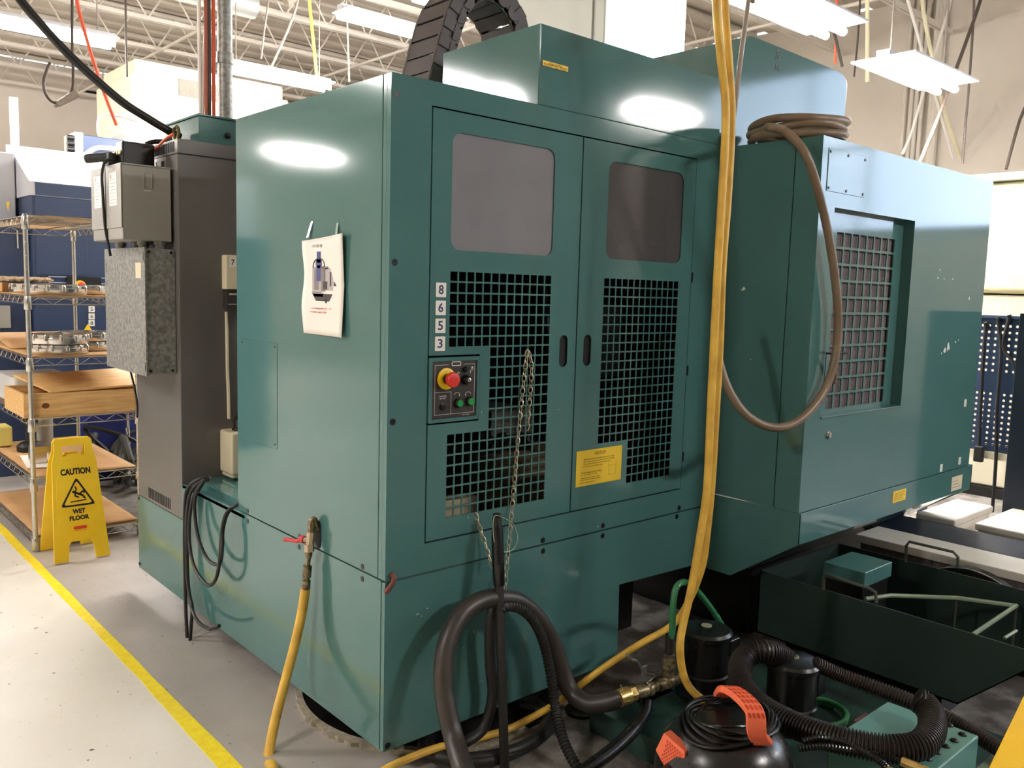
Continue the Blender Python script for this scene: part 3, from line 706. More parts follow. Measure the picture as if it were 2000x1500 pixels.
MB_ = MB().cyl(q[5]+Z*.09, q[5]+Z*.17, .0155); tag(MB_.build('hose_sleeve', BLACK), 'black rubber sleeve above brass tee around green hose', 'sleeve')

# hanging yellow hoses and grey tube
hose('air_hose', YHOSE, .0135, [(1398,-40,-.46),(1401,40,-.46),(1409,120,-.46),(1417,200,-.46),(1416,280,-.46),(1409,400,-.46),(1402,520,-.46),(1394,680,-.46),(1388,800,-.46),(1381,950,-.46),(1367,1050,-.455),(1350,1150,-.45),(1334,1220,-.45),(1328,1265,-.46),(1333,1310,-.47),(1345,1340,-.49),(1366,1362,-.52),(1390,1378,-.55)], 'yellow air hose from ceiling ending beside the black vacuum', group='yellow air hoses', up='first')
hose('air_hose', YHOSE, .0125, [(1413,-40,-.445),(1418,40,-.445),(1424,120,-.445),(1429,200,-.445),(1428,280,-.445),(1421,400,-.445),(1412,520,-.445),(1406,680,-.445),(1399,800,-.445),(1390,950,-.44),(1380,1050,-.435),(1374,1095,-.43),(1362,1135,-.41),(1345,1175,-.37),(1325,1208,-.33),(1300,1230,-.30),(1255,1255,-.27),(1200,1290,-.22),(1150,1325,-.17),(1100,1365,-.12),(1050,1395,-.09),(990,1425,-.06),(920,1445,-.05),(850,1462,-.045),(790,1485,-.05),(740,1510,-.06),(680,1550,-.08)], 'yellow air hose from ceiling trailing left along the floor', group='yellow air hoses', up='first')
hose('grey_tube', GREYC, .008, [(1466,-30,-.40),(1458,30,-.40),(1447,110,-.40),(1438,190,-.40),(1430,250,-.39),(1424,320,-.39)], 'thin grey tube hanging beside the two yellow hoses', 'tube', up='first')

# brown hose coil on the side housing and its hanging loop
co = []
for k in range(34):
    t = 2*PI*k/12+2.2; rad = .165+.006*math.sin(k*1.7)
    co.append(Vector((1.815+rad*1.1*math.cos(t), -.225+rad*1.1*math.sin(t), 2.182+.0023*k+.005*math.sin(k*1.3))))
lo = [co[-1], at('y',-.30,1500,248), at('y',-.37,1535,258), at('y',-.455,1575,305), at('y',-.47,1605,400), at('y',-.475,1625,500), at('y',-.475,1636,600), at('y',-.475,1634,680), at('y',-.47,1618,745), at('y',-.46,1588,795), at('y',-.44,1548,828), at('y',-.41,1505,834), at('y',-.36,1460,812), at('y',-.31,1425,765), at('y',-.27,1404,705), at('y',-.24,1396,650), at('y',-.2,1400,600)]
hose('coiled_air_line', BHOSE, .0165, co[:-1]+lo, 'brown grey hose coiled on the side housing with long hanging loop', per=6)
hose('hose_tail', BHOSE, .006, [(1625,700,-.462),(1632,730,-.455),(1631,750,-.452)], 'stub of thin tape hanging off the brown hose loop', 'hose')

# ================================================================== coolant tank, pumps, bin
tk = thing('coolant_tank', 'low dark teal coolant tank under the side housing', 'tank', (1.2,-.9,0))
MB().plate(rect(.743,1.70,-1.75,-.19), [rect(.90,1.10,-.30,-.215)], .012, (0,0,.084), X, Y).box(.743,.755,-1.75,-.19,0,.08).box(1.69,1.70,-1.75,-.19,0,.08).box(.755,1.69,-.20,-.19,0,.08).box(.755,1.69,-1.75,-1.74,0,.08).box(.755,1.69,-1.74,-.2,.01,.02).build('tank_body', mat('dark_teal_paint',(46,76,70),.35,0,0,7,.1,rgb2=(28,34,31)), tk, bevel=.003)
MB().box(.7422,.7437,-.62,-.6,.05,.053).box(.7422,.7437,-.64,-.61,.062,.065).build('level_marks', WHITEP, tk)
def pump(x, y, z0, h, r, label, grp='coolant pump motors'):
    t = thing('pump_motor', label, 'pump', (x,y,z0), grp)
    MB().lathe((x,y,z0), Z, ((r*1.15,0),(r*1.15,.015),(r*.95,.02),(r*.95,h*.30),(r*1.04,h*.31),(r*1.04,h*.34),(r*.97,h*.36),(r*.97,h*.86),(r*1.08,h*.87),(r*1.08,h*.93),(r*.98,h*.97),(r*.6,h),(.012,h)), 32).build('housing', BLACKG, t)
    MB().lathe((x,y,z0+h-.001), Z, ((r*.22,0),(r*.22,.004),(r*.1,.0045)), 16).build('cap', mat('pale_cap',(150,150,120),.5,0,.1), t)
    MB().box(x+r*.7,x+r*1.45,y-r*.75,y+r*.1,z0+h*.42,z0+h*.8).build('terminal_box', BLACKG, t, bevel=.008)
    return t
p1 = at('z',.35,1380,1222); pump(p1.x,p1.y,.09,.26,.088,'taller black pump motor standing behind the green hose')
p2 = at('z',.335,1550,1283); pump(p2.x,p2.y,.09,.245,.085,'shorter black pump motor with silver rim inside the ribbed hose loop')
bk = MB(); 
tb = thing('bolted_box', 'teal bolted cover box on the coolant tank beside ribbed hose', 'box', (1.02,-1.2,.09))
MB().box(.83,1.20,-1.30,-1.03,.09,.30).build('cover', mat('light_teal_paint',(96,146,136),.4,0,.1,6), tb, bevel=.006)
MB().box(.99,1.06,-1.032,-1.026,.25,.303).build('worn_edge', RUST, tb)
for u,v in ((1854,1417),(1880,1435),(1864,1447),(1847,1458),(1830,1470),(1812,1483),(1790,1495),(1767,1500)):
    a = at('z',.30,u,v)
    if a.x > .84: MB().sphere((a.x,a.y,.30), .0125, 12, (1,1,.6)).build('dome_bolt', OILSHADE, tb)
MB().box(1.2,1.32,-1.36,-1.30,.09,.2).build('bracket', mat('grey_green_paint',(128,140,124),.5,0,.1), tb)
vh = [(1552,1310,.27),(1530,1284,.33),(1495,1272,.37),(1462,1278,.36),(1446,1300,.345),(1450,1335,.335),(1472,1368,.33),(1510,1396,.33),(1560,1420,.33),(1620,1440,.335),(1690,1456,.34),(1750,1463,.345),(1795,1456,.35),(1818,1432,.355),(1820,1400,.36),(1806,1376,.37),(1790,1366,.38)]
hose('vacuum_hose', mat('ribbed_hose',(42,36,34),.4,0,.2,20), .039, vh, 'fat ribbed black vacuum hose looping around the shorter pump', axis='z', corr=.010, n=18)
hose('corrugated_hose', mat('brown_ribbed_hose',(52,42,36),.4,0,.2,20), .025, [(1592,1296,.33),(1640,1318,.29),(1700,1340,.27),(1760,1362,.26),(1830,1392,.25),(1890,1425,.24),(1950,1462,.235),(2010,1500,.23)], 'long ribbed dark hose running along the bin foot to the right', axis='z', corr=.010)
for i,(pts,l) in enumerate((([(1568,1448,.26),(1600,1441,.27),(1640,1447,.275),(1680,1465,.27),(1718,1487,.265),(1740,1510,.26)],'braided black conduit nearest the ribbed hose with upper fitting'),([(1560,1462,.25),(1610,1458,.26),(1660,1464,.265),(1700,1470,.265),(1740,1478,.262),(1770,1490,.26)],'braided black conduit beneath the first one near teal cover box'))):
    t = thing('conduit', l, 'conduit', at('z',pts[0][2],pts[0][0],pts[0][1]), 'braided conduits'); pts = [(u,v,z+.075) for u,v,z in pts]
    P = resample(cr(trace('z',pts),10),.0022); MB().tube(P,.0095,10,rf=lambda i: .0095*(1,1.0,.85,.85)[i%4]).build('sleeve', BLACKG, t, smooth=25)
    a,b = P[-2],P[-1]; d = (b-a).normalized(); MB().cyl(b-d*.01,b+d*.035,.014,n=6).cyl(b+d*.035,b+d*.06,.012).build('fitting', BRASSL, t, bevel=.001)
g = []
for k in range(30):
    t = 2*PI*k/12; a = at('z',.10,1600,1400); g.append(a+Vector((.11*math.cos(t)+.01*math.sin(k), .085*math.sin(t), .003*k/4)))
hose('green_coil', GHOSE, .009, g, 'coil of green hose lying inside the ribbed hose loop', per=5)

# chip bin
bn = thing('chip_bin', 'big open dark green chip bin under the side housing', 'bin', (2.05,-.75,0))
BX0,BX1,BY0,BY1,BZ0,BZ1 = 1.75,2.42,-1.04,-.215,.12,.392
b = MB()
def slantwall(x0): b.prism([(BY0-.0,BZ0),(BY0-.28,BZ1),(BY1,BZ1),(BY1,BZ0)], 'x', x0, x0+.006)
slantwall(BX0); slantwall(BX1-.006)
b.box(BX0,BX1,BY1-.006,BY1,BZ0,BZ1)
b.prism([(BY0,BZ0),(BY0-.28,BZ1),(BY0-.274,BZ1),(BY0+.006,BZ0)], 'x', BX0, BX1)
b.box(BX0,BX1,BY0,BY1,BZ0,BZ0+.006)
b.build('bin_body', TEALD, bn)
MB().box(1.85,2.35,-.95,-.3,0,.12).build('base', OILSHADE, bn)
def rodh(x, us, name, m=ROD):
    MB().tube(cr(us,6), .0065, 8).build(name, m, bn)
for x, pts in ((BX0-.004, ((1608,1152),(1608,1128),(1613,1122),(1700,1150),(1710,1157),(1712,1178))), (BX1-.01, ((1769,1098),(1770,1066),(1776,1058),(1862,1078),(1871,1088),(1871,1108)))):
    P = [at('x',x,u,v) for u,v in pts]
    MB().tube(P, .0065, 8).build('handle', ROD, bn)
bs_ = thing('mesh_basket', 'pale rimmed drain basket standing inside the chip bin', 'basket', (2.0,-.95,.13))
r0 = [at('z',.34,u,v) for u,v in ((1900,1240),(1985,1183),(1868,1168),(1740,1163),(1690,1170))]
MB().tube(r0,.009,8).build('rim', RODG, bs_)
MB().tube([at('z',.34,1962,1246),at('z',.34,1985,1232)],.006,6).build('rim', RODG, bs_)
for q_ in r0[:3]: MB().tube([q_,Vector((q_.x,q_.y,.126))],.005,6).build('leg', ROD, bs_)
a0 = at('z',.43,1690,1120)
a0 = at('z',.45,1690,1119); a1 = at('z',.45,1740,1099); a2 = at('z',.45,1636,1092)
tbx = thing('level_switch_box', 'small teal steel box standing inside the chip bin back corner', 'box', ((a0.x+a1.x)/2,(a0.y+a2.y)/2,.126))
MB().box(a0.x,a1.x+.02,a0.y,a2.y+.02,.385,.45).build('cap', TEAL, tbx, bevel=.004)
MB().box(a0.x+.01,a1.x+.01,a0.y+.01,a2.y+.01,.126,.385).build('shade_stem', OILSHADE, tbx)  # added support, coloured black for the shade under the cap
# dark frame below the housing right side
tag(MB().box(1.95,3.2,-.05,.8,0,.36).build('conveyor_housing', OILSHADE, bevel=.01), 'black conveyor housing in the shadow under the side housing', 'machine part')

# ================================================================== vacuum
vx, vy = .47, -.93
vc_ = thing('shop_vacuum', 'black and orange wet dry vacuum with wrapped power cord', 'vacuum', (vx,vy,0))
MB().lathe((vx,vy,0), Z, ((.15,.03),(.165,.05),(.175,.2),(.18,.24),(.185,.25),(.185,.27),(.165,.28)), 36).build('drum', mat('dark_grey_plastic',(46,42,42),.4,0,.1), vc_)
MB().lathe((vx,vy,.27), Z, ((.186,0),(.186,.03),(.178,.06),(.165,.10),(.14,.135),(.118,.15),(.115,.152),(.10,.152),(.085,.165),(.05,.17)), 36).build('lid', BLACKG, vc_)
for a in (0.6,1.9,3.2,4.5,5.6):
    MB().sphere((vx+.145*math.cos(a),vy+.145*math.sin(a),.035), .035, 12).build('caster', BLACKG, vc_)
# handle arch: from far end to near end
h0 = at('z',.445,1408,1358); hA = at('z',.535,1422,1346); hB = at('z',.545,1450,1362); hC = at('z',.53,1474,1392); h1 = at('z',.47,1478,1432); h2 = at('z',.425,1490,1450)
hp = cr([h0,hA,hB,hC,h1,h2],10); wdir = (FWD.cross(Z)).normalized(); wdir = Vector((RGT.x,RGT.y,0)).normalized()
hm = MB(); vs = []; fs_ = []
m_ = len(hp)
for i,p in enumerate(hp):
    tdir = (hp[min(i+1,m_-1)]-hp[max(i-1,0)]).normalized(); nrm = tdir.cross(wdir).normalized()
    wd = .021 + .004*(i/m_)
    for a, bb in ((-1,-1),(1,-1),(1,1),(-1,1)): vs.append(p+wdir*wd*a+nrm*.009*bb)
for i in range(m_-1):
    for k in range(4): fs_.append((i*4+k,i*4+(k+1)%4,(i+1)*4+(k+1)%4,(i+1)*4+k))
fs_ += [(0,1,2,3),((m_-1)*4+3,(m_-1)*4+2,(m_-1)*4+1,(m_-1)*4)]
hd = hm.add(vs,fs_).build('handle', ORANGE, vc_, bevel=.003)
dk = MB(); ORD = mat('orange_pit',(196,64,34),.5,0,.1)
for i in range(10,32,3):
    p = hp[i]; tdir = (hp[i+1]-hp[i-1]).normalized(); nrm = tdir.cross(wdir).normalized()
    if nrm.z < 0: nrm = -nrm
    for k in range(4):
        c0 = p+wdir*(-.0165+.011*k)+nrm*.0088
        dk.add([tuple(c0+tdir*(.0075*math.cos(t))+wdir*(.0040*math.sin(t))+nrm*.0008) for t in [2*PI*j/10 for j in range(10)]], [tuple(range(10))])
dk.build('grip_pits', ORD, hd)
# cord wraps around the handle
cw = MB()
for k in range(6):
    rx = .085+.009*k; ang = .3; P = []
    for j in range(28):
        t = 2*PI*j/28
        P.append((vx+.01+ (rx*1.15*math.cos(t)), vy+(rx*.9*math.sin(t)), .425+.012*math.sin(t*2+k)+ .004*(5-k)))
    cw.tube(cr(P,3,True), .0048, 7, closed=True)
cw.build('power_cord', BLACKG, vc_)
# orange side vent
sv0 = [at('x',.31,u,v) for u,v in ((1296,1432),(1337,1468),(1338,1510),(1310,1520),(1280,1465))]
nv_ = (sv0[1]-sv0[0]).cross(sv0[3]-sv0[0]).normalized()
if nv_.dot(FWD) > 0: nv_ = -nv_
vs = [tuple(p) for p in sv0]+[tuple(p-nv_*.03) for p in sv0]
sv = MB().add(vs,[tuple(range(5)),tuple(range(9,4,-1))]+[(k,(k+1)%5,5+(k+1)%5,5+k) for k in range(5)]).build('side_vent', ORANGE, vc_, bevel=.002)
dk = MB(); cxx = sum((p for p in sv0),Vector())/5; e1 = (sv0[1]-sv0[0]).normalized(); e2 = nv_.cross(e1)
for i in range(-3,4):
    for j in range(-4,5):
        c0 = cxx+e1*(.0085*i+.004*(j%2))+e2*(.0075*j)+nv_*.0006
        dk.add([tuple(c0+e1*.0032*math.cos(t)+e2*.0032*math.sin(t)) for t in [2*PI*q_/6 for q_ in range(6)]],[tuple(range(6))])
dk.build('vent_pits', ORD, sv)
MB().box(vx-.20,vx-.13,vy-.08,vy+.08,.2,.34).build('side_housing', BLACKG, vc_, bevel=.02)

# yellow cart corner bottom right
yc = [at('z',.62,2003,1345), at('z',.62,2040,1330)]
e0 = at('y',-1.55,2000,1352); e1 = at('y',-1.6,1928,1500)
d_ = (e0-e1); base = e1 - d_*(e1.z/d_.z) if d_.z else e1
yb = MB()
top = e1+d_*1.1; w2 = Vector((.4,-.03,0)); th_ = Vector((.0,-.05,0))
V = [base, base+w2, top+w2, top]; V = V+[v+th_ for v in V]
yb.add([tuple(v) for v in V], [(0,1,2,3),(7,6,5,4),(0,4,5,1),(1,5,6,2),(2,6,7,3),(3,7,4,0)])
tag(yb.build('yellow_guard', mat('yellow_guard_paint',(255,204,34),.4,0,.04), bevel=.008), 'plain yellow guard panel at the lower right corner', 'guard')

# ================================================================== grey cabinet and boxes
ec = thing('electrical_cabinet', 'tall taupe electrical cabinet standing on the teal base slab', 'cabinet', (.25,1.94,.473))
MB().box(.0,.5,1.652,2.235,.474,2.157).build('body', TAUPE, ec, bevel=.003)
MB().box(-.002,.502,1.649,2.237,2.092,2.096).build('top_seam', GAP, ec)
v_ = MB()
for k in range(14):
    y = 1.80+k*.0215; v_.box(-.0015,.003,y,y+.009,.49,.54)
v_.build('vent_slots', GAP, ec)
v_ = MB()
for k in range(13):
    y = 1.69+k*.021; v_.box(-.0015,.003,y,y+.011,2.105,2.147)
v_.build('vent_slots', GAP, ec)
a = at('x',-.002,313,322); 
MB().box(-.004,.0,a.y-.075,a.y+.07,a.z-.028,a.z+.03).build('name_plate', mat('silver_plate',(176,170,162),.35,.5,.1), ec)
MB().text('S', (-.005,a.y+.04,a.z), -Y, Z, .02,.03,.0006).box(-.0052,-.0042,a.y-.055,a.y-.02,a.z-.012,a.z+.012).build('plate_marks', INK, ec)
a = at('x',.05,344,262)
MB().tube([a+Vector((0,.03*math.cos(t),.032*math.sin(t)+.002)) for t in [2*PI*k/24 for k in range(24)]], .0075, 8, closed=True).cyl((a.x,a.y,2.157),(a.x,a.y,a.z-.025),.011).build('eye_bolt', mat('olive_steel',(128,118,80),.4,.6,.2), ec)
gb = thing('transformer_box', 'small teal box with black knob on top of the taupe cabinet', 'box', (.3,1.95,2.157))
MB().box(.113,.56,1.70,2.10,2.158,2.275).build('body', TEAL, gb, bevel=.003)
MB().box(.105,.57,1.692,2.11,2.275,2.284).build('lid', TEAL, gb, bevel=.002)
a = at('y',1.69,445,265); MB().lathe((a.x,1.70,a.z), NY, ((.012,0),(.014,.006),(.0145,.012),(.011,.018),(.004,.021)), 18).build('knob', BLACKG, gb)

def breaker(y0, label):
    t = thing('disconnect_box', label, 'electrical box', (-.11,y0+.1,1.715), 'grey disconnect boxes')
    b = MB().box(-.218,-.012,y0,y0+.2,1.715,2.03).build('body', GREY, t, bevel=.005)
    MB().box(-.2225,-.217,y0-.0015,y0+.2015,1.765,2.033).box(-.222,-.01,y0-.004,y0+.204,2.028,2.034).build('lid', GREY, t, bevel=.002)
    MB().box(-.2235,-.2224,y0+.05,y0+.15,1.86,2.0).build('label', PAPER, t)
    x_ = MB()
    for k in range(8): x_.box(-.224,-.2232,y0+.06+.01*(k%3),y0+.14,1.87+k*.014,1.8715+k*.014)
    x_.text('A', (-.2238,y0+.125,1.985), -Y, Z, .02,.022,.0006)
    x_.build('lettering', INKF, t)
    return t
breaker(1.70, 'nearer of two grey disconnect boxes on the taupe cabinet')
t = breaker(1.915, 'farther of two grey disconnect boxes on the taupe cabinet')
bpy.context.view_layer.update()
near_box = [o for o in bpy.data.objects if o.name.startswith('disconnect_box')][0]
MB().plate(rr(-.128,-.092,1.935,2.005,.004), [rr(-.125,-.095,1.938,2.002,.003)], .002, (0,1.699,0), X, Z).build('embossed_hasp', GREY, near_box)
MB().text('MILTW', (-.112,1.6985,1.927), X, Z, .03,.006,.0006).build('embossed_mark', PAPER, near_box)
c = MB()
np_ = thing('conduit_nipples', 'row of short steel conduit nipples between grey boxes and galvanised box', 'conduit', (-.08,1.9,1.685))
for x, y in ((-.05,1.74),(-.10,1.80),(-.07,1.98),(-.11,2.08)):
    MB().cyl((x,y,1.68),(x,y,1.72),.022).cyl((x,y,1.70),(x,y,1.715),.027,n=8).build('nipple', GALV, np_)
gx = thing('junction_box', 'galvanised steel junction box with cream label on the cabinet side', 'electrical box', (-.07,1.96,1.135))
MB().box(-.128,-.002,1.694,2.225,1.135,1.683).build('body', GALV, gx, bevel=.002)
MB().box(-.136,-.128,1.685,2.238,1.128,1.687).build('cover', GALV, gx, bevel=.0015)
a = at('x',-.137,270,528); MB().box(-.1375,-.136,a.y-.035,a.y+.035,a.z-.034,a.z+.034).build('label', CREAM, gx)
for x, z in ((-.115,1.668),(-.02,1.668),(-.115,1.15),(-.02,1.15)): MB().cyl((x,1.694,z),(x,1.689,z),.006,n=10).build('screw', OILSHADE, gx)
for y,z in ((1.70,1.65),(1.70,1.17),(2.22,1.6)): MB().box(-.139,-.134,y-.006,y+.006,z-.02,z+.02).build('cover_clip', GALV, gx)
MB().text('L1', (-.1372,2.02,1.5), -Y, Z, .001,.001) if False else None
# black plug connectors on top of the boxes
pc = thing('plug_connector', 'black multi pin plug connectors on top of the grey boxes', 'connector', (-.1,1.95,2.034))
MB().box(-.16,-.02,1.87,1.97,2.034,2.15).build('shell', OILSHADE, pc, bevel=.008)
MB().box(-.20,-.15,1.93,2.02,2.034,2.10).cyl((-.17,1.96,2.09),(-.26,2.05,2.075),.02).build('plug', BLACK, pc, bevel=.005)
g = MB()
for k in range(3): g.cyl((-.162,1.888+.03*k,2.10),(-.168,1.888+.03*k,2.10),.010,n=10)
g.build('pins', BRASSL, pc)
hose('black_cable', BLACK, .011, [at('y',1.95,285,282), at('y',1.95,300,277), at('y',1.93,320,276), at('y',1.9,338,272), Vector((.05,1.93,2.17))], 'short black cable from the plug connector over cabinet top', 'cable')
hose('black_cable', BLACK, .006, [at('y',1.90,236,318), at('y',1.88,215,312), at('y',1.87,203,320), at('y',1.872,199,345), at('y',1.905,201,380), at('y',1.908,205,440), at('y',1.9,212,480), at('y',1.9,216,500)], 'thin black cable hanging between the two grey boxes', 'cable')
hose('black_cable', OILSHADE, .018, [at('y',1.85,352,268), at('y',1.85,330,256), at('y',1.85,290,232), at('y',1.85,240,200), at('y',1.85,190,158), at('y',1.85,140,112), at('y',1.85,100,70), at('y',1.85,60,25), at('y',1.85,20,-25)], 'thick black power cable rising left from the cabinet eye bolt', 'cable', up='last')
hose('orange_cable', ORCORD, .006, [at('x',-.004,338,262), at('x',-.01,325,270), at('x',-.015,312,283), at('x',-.01,302,294)], 'short orange cord end tied at the cabinet eye bolt', 'cord')
hose('black_cable', OILSHADE, .005, [at('x',-.03,255,725), at('x',-.03,262,755), at('x',-.03,268,790), at('x',-.02,268,815)], 'thin black cable below the galvanised junction box', 'cable')

# lubrication items between cabinet and enclosure
lb = thing('oil_reservoir', 'cream oil bottle with black cap beside the taupe cabinet', 'bottle', (.23,1.58,.68))
MB().box(.172,.34,1.51,1.649,.68,.875).prism([(1.53,.66),(1.649,.66),(1.649,.68),(1.51,.68)],'x',.18,.33).build('bottle', CREAM, lb, bevel=.012)
MB().lathe((.25,1.58,.875), Z, ((.045,0),(.045,.012),(.036,.016),(.038,.05),(.03,.06),(.01,.062)), 20).build('cap', BLACKG, lb)
n7 = thing('lube_controller', 'cream controller box labelled 7 on the taupe cabinet side', 'box', (.27,1.62,1.45))
MB().box(.19,.35,1.60,1.651,1.515,1.668).build('body', CREAM, n7, bevel=.004)
MB().box(.195,.35,1.605,1.651,1.43,1.514).build('display_block', PANELB, n7, bevel=.002)
MB().box(.205,.25,1.603,1.606,1.49,1.497).box(.2,.345,1.603,1.606,1.447,1.450).build('marking', WHITEP, n7)
MB().box(.207,.235,1.5985,1.6,1.615,1.657).build('number_label', PAPER, n7); MB().text('7', (.221,1.598,1.636), X, Z, .015,.026,.0006,.01).build('numeral', INK, n7)
hose('drain_tube', CREAM, .007, [at('y',1.645,442,609), at('y',1.645,443,650), at('y',1.645,444,720), at('y',1.645,446,770), at('y',1.645,447,818)], 'straight cream tube running down the taupe cabinet side', 'tube')
# black cables over the slab edge
def z7(u,v): return 330+u/3.947, 900+v/3.947
def cab(pts, label, r=.0075, xs=None):
    P = []
    for k,(u,v) in enumerate(pts):
        uu,vv = z7(u,v); P.append(at('x', (xs[k] if xs else -.03), uu, vv))
    return hose('black_cable', BLACK, r, P, label, 'cable', group='black cables over the slab edge', n=10)
cab([(300,130),(240,140),(160,190),(125,300),(120,700),(128,1100),(142,1390),(152,1437),(162,1390),(172,1250),(178,1130),(160,1040),(142,900),(135,700),(135,400),(150,240),(245,150)], 'black cable with long narrow loop reaching almost to floor', xs=[.03,.0,-.03,-.035,-.035,-.045,-.06,-.06,-.06,-.05,-.045,-.04,-.035,-.03,-.03,-.02,.01])
cab([(310,140),(250,160),(170,240),(142,400),(140,700),(150,980),(175,1130),(220,1235),(300,1292),(350,1287),(387,1273)], 'black cable with cut end curving near the floor', xs=[.03,.0,-.03,-.03,-.028,-.03,-.045,-.06,-.07,-.07,-.07])
cab([(310,120),(250,190),(200,300),(205,480),(240,640),(300,760),(365,800),(400,770),(412,640),(415,540),(440,430),(480,370),(530,335),(590,300)], 'shorter black cable loop on the slab front', xs=[.05,.0,-.03,-.04,-.05,-.05,-.05,-.05,-.05,-.045,-.035,-.02,0,.03])
cab([(320,130),(260,170),(185,290),(157,480),(163,680),(200,830),(270,935),(320,958),(365,900),(392,760),(403,600),(420,470),(450,395),(500,350),(590,310)], 'longer black cable loop on the slab front', xs=[.05,.0,-.03,-.04,-.05,-.06,-.06,-.06,-.06,-.055,-.05,-.045,-.035,-.01,.03])

# ================================================================== wet floor sign
ws = thing('wet_floor_sign', 'yellow folding wet floor caution sign beside the wire shelving', 'sign', (-.112,2.985,0))
sl = math.atan2(.145,.655); ef = Vector((0,math.sin(sl),math.cos(sl))); er = Vector((0,-math.sin(sl),math.cos(sl)))
OF = Vector((-.112,2.832,.004)); OR_ = Vector((-.112,3.142,.004))
outl = [(-.142,0),(-.07,0),(-.062,.085),(-.05,.105),(.05,.105),(.062,.085),(.07,0),(.142,0),(.113,.545),(.098,.60),(.097,.655),(.088,.672),(-.088,.672),(-.097,.655),(-.098,.60),(-.113,.545)]
hole = [(-.058,.575),(-.04,.575),(-.03,.588),(.03,.588),(.04,.575),(.058,.575),(.06,.632),(-.06,.632)]
f_ = MB().plate(outl, [hole], .014, OF, X, ef).build('front_panel', YSIGN, ws, bevel=.004)
MB().plate([(-.116,.12),(.116,.12),(.094,.545),(-.094,.545)], [], .004, OF+X.cross(ef)*-.0, X, ef).build('raised_field', YSIGN, ws, bevel=.002).location = X.cross(ef)*.008
r_ = MB().plate(outl, [hole], .014, OR_, X, er).build('rear_panel', YSIGN, ws, bevel=.004)
nf = X.cross(ef)
def sp(a, b, d=.0105): return OF+X*a+ef*b+nf*d
t_ = MB().text('CAUTION', sp(0,.488), X, ef, .152,.036,.0008,.045).text('WET', sp(0,.268), X, ef, .066,.026,.0008,.045).text('FLOOR', sp(0,.232), X, ef, .10,.026,.0008,.045)
def rtri(s):
    o = []
    A = [(-.09*s,-.0),( .09*s,-.0),(0,.16*s)]; cxy = (0,.16*s/3)
    for i,p in enumerate(A):
        a = A[i-1]; c = A[(i+1)%3]
        d0 = Vector((a[0]-p[0],a[1]-p[1])).normalized(); d1 = Vector((c[0]-p[0],c[1]-p[1])).normalized(); r = .02*s
        q0 = Vector(p)+d0*r; q1 = Vector(p)+d1*r
        for k in range(6):
            t = k/5; o.append(tuple((1-t)**2*q0+2*t*(1-t)*Vector(p)+t*t*q1))
    return o
cy0 = .16/3
inner = [((x)*.82,(y-cy0)*.82+cy0) for x,y in rtri(1)]
t_.plate(rtri(1), [inner], .0008, sp(0,.296), X, ef)
def limb(pts, w):
    for (x0,y0),(x1,y1) in zip(pts,pts[1:]):
        d = Vector((x1-x0,y1-y0)); n_ = Vector((-d.y,d.x)).normalized()*w; e = d.normalized()*w*.6
        t_.plate([(x0+n_.x-e.x,y0+n_.y-e.y),(x0-n_.x-e.x,y0-n_.y-e.y),(x1-n_.x+e.x,y1-n_.y+e.y),(x1+n_.x+e.x,y1+n_.y+e.y)], [], .0008, sp(0,.31), X, ef)
t_.plate(circ(-.019,.065,.007), [], .0008, sp(0,.31), X, ef)
limb([(-.012,.062),(.01,.05)],.006); limb([(-.013,.063),(-.004,.078),(-.008,.092)],.0035); limb([(.01,.05),(.028,.066),(.036,.058)],.0045); limb([(.01,.05),(.026,.042),(.036,.026)],.005); limb([(-.012,.06),(-.012,.042),(.004,.034)],.004); limb([(-.036,.012),(.042,.016)],.003)
t_.build('lettering', INK, ws)
MB().plate(rr(-.034,.034,-.009,.009,.008), [], .001, sp(0,.178), X, ef).build('red_logo', REDP, ws)
MB().plate(rect(-.03,.03,-.0165,-.0145), [], .001, sp(0,.178), X, ef).build('red_line', REDP, ws)

# ================================================================== wire shelving and its load
SX0,SX1,SY0,SY1 = -.273,.30,3.148,4.43
LV = (.08,.42,.76,1.10,1.44,1.875)
wsu = thing('wire_shelving', 'chrome wire shelving unit with six shelves left of the cabinet', 'shelving', (.01,3.79,0))
for x in (SX0,SX1):
    for y in (SY0,SY1):
        m = MB().cyl((x,y,0),(x,y,1.885),.0135,n=14)
        for z in LV: m.lathe((x,y,z-.075), Z, ((.019,0),(.0215,.004),(.0185,.07),(.016,.075)), 14)
        for k in range(70): m.lathe((x,y,.05+k*.0255), Z, ((.0135,0),(.0142,.001),(.0142,.003),(.0135,.004)), 12) if k % 3 == 0 else None
        m.build('post', STEEL, wsu)
for z in LV:
    m = MB()
    for zz in (z-.004,z-.045):
        for y in (SY0,SY1): m.tube([(SX0,y,zz),(SX1,y,zz)], .0035, 6)
        for x in (SX0,SX1): m.tube([(x,SY0,zz),(x,SY1,zz)], .0035, 6)
    def zig(a, b):
        a = Vector(a); b = Vector(b); L = (b-a).length; n_ = int(L/.06)
        m.tube([a+(b-a)*(k/n_)+Z*(-.004 if k % 2 else -.045) for k in range(n_+1)], .0022, 5)
    for y in (SY0,SY1): zig((SX0,y,z),(SX1,y,z))
    for x in (SX0,SX1): zig((x,SY0,z),(x,SY1,z))
    y = SY0+.025
    while y < SY1: m.tube([(SX0,y,z-.003),(SX1,y,z-.003)], .0016, 5); y += .027
    for x in (-.08,.11): m.tube([(x,SY0,z-.008),(x,SY1,z-.008)], .003, 5)
    m.build('shelf', STEEL, wsu)
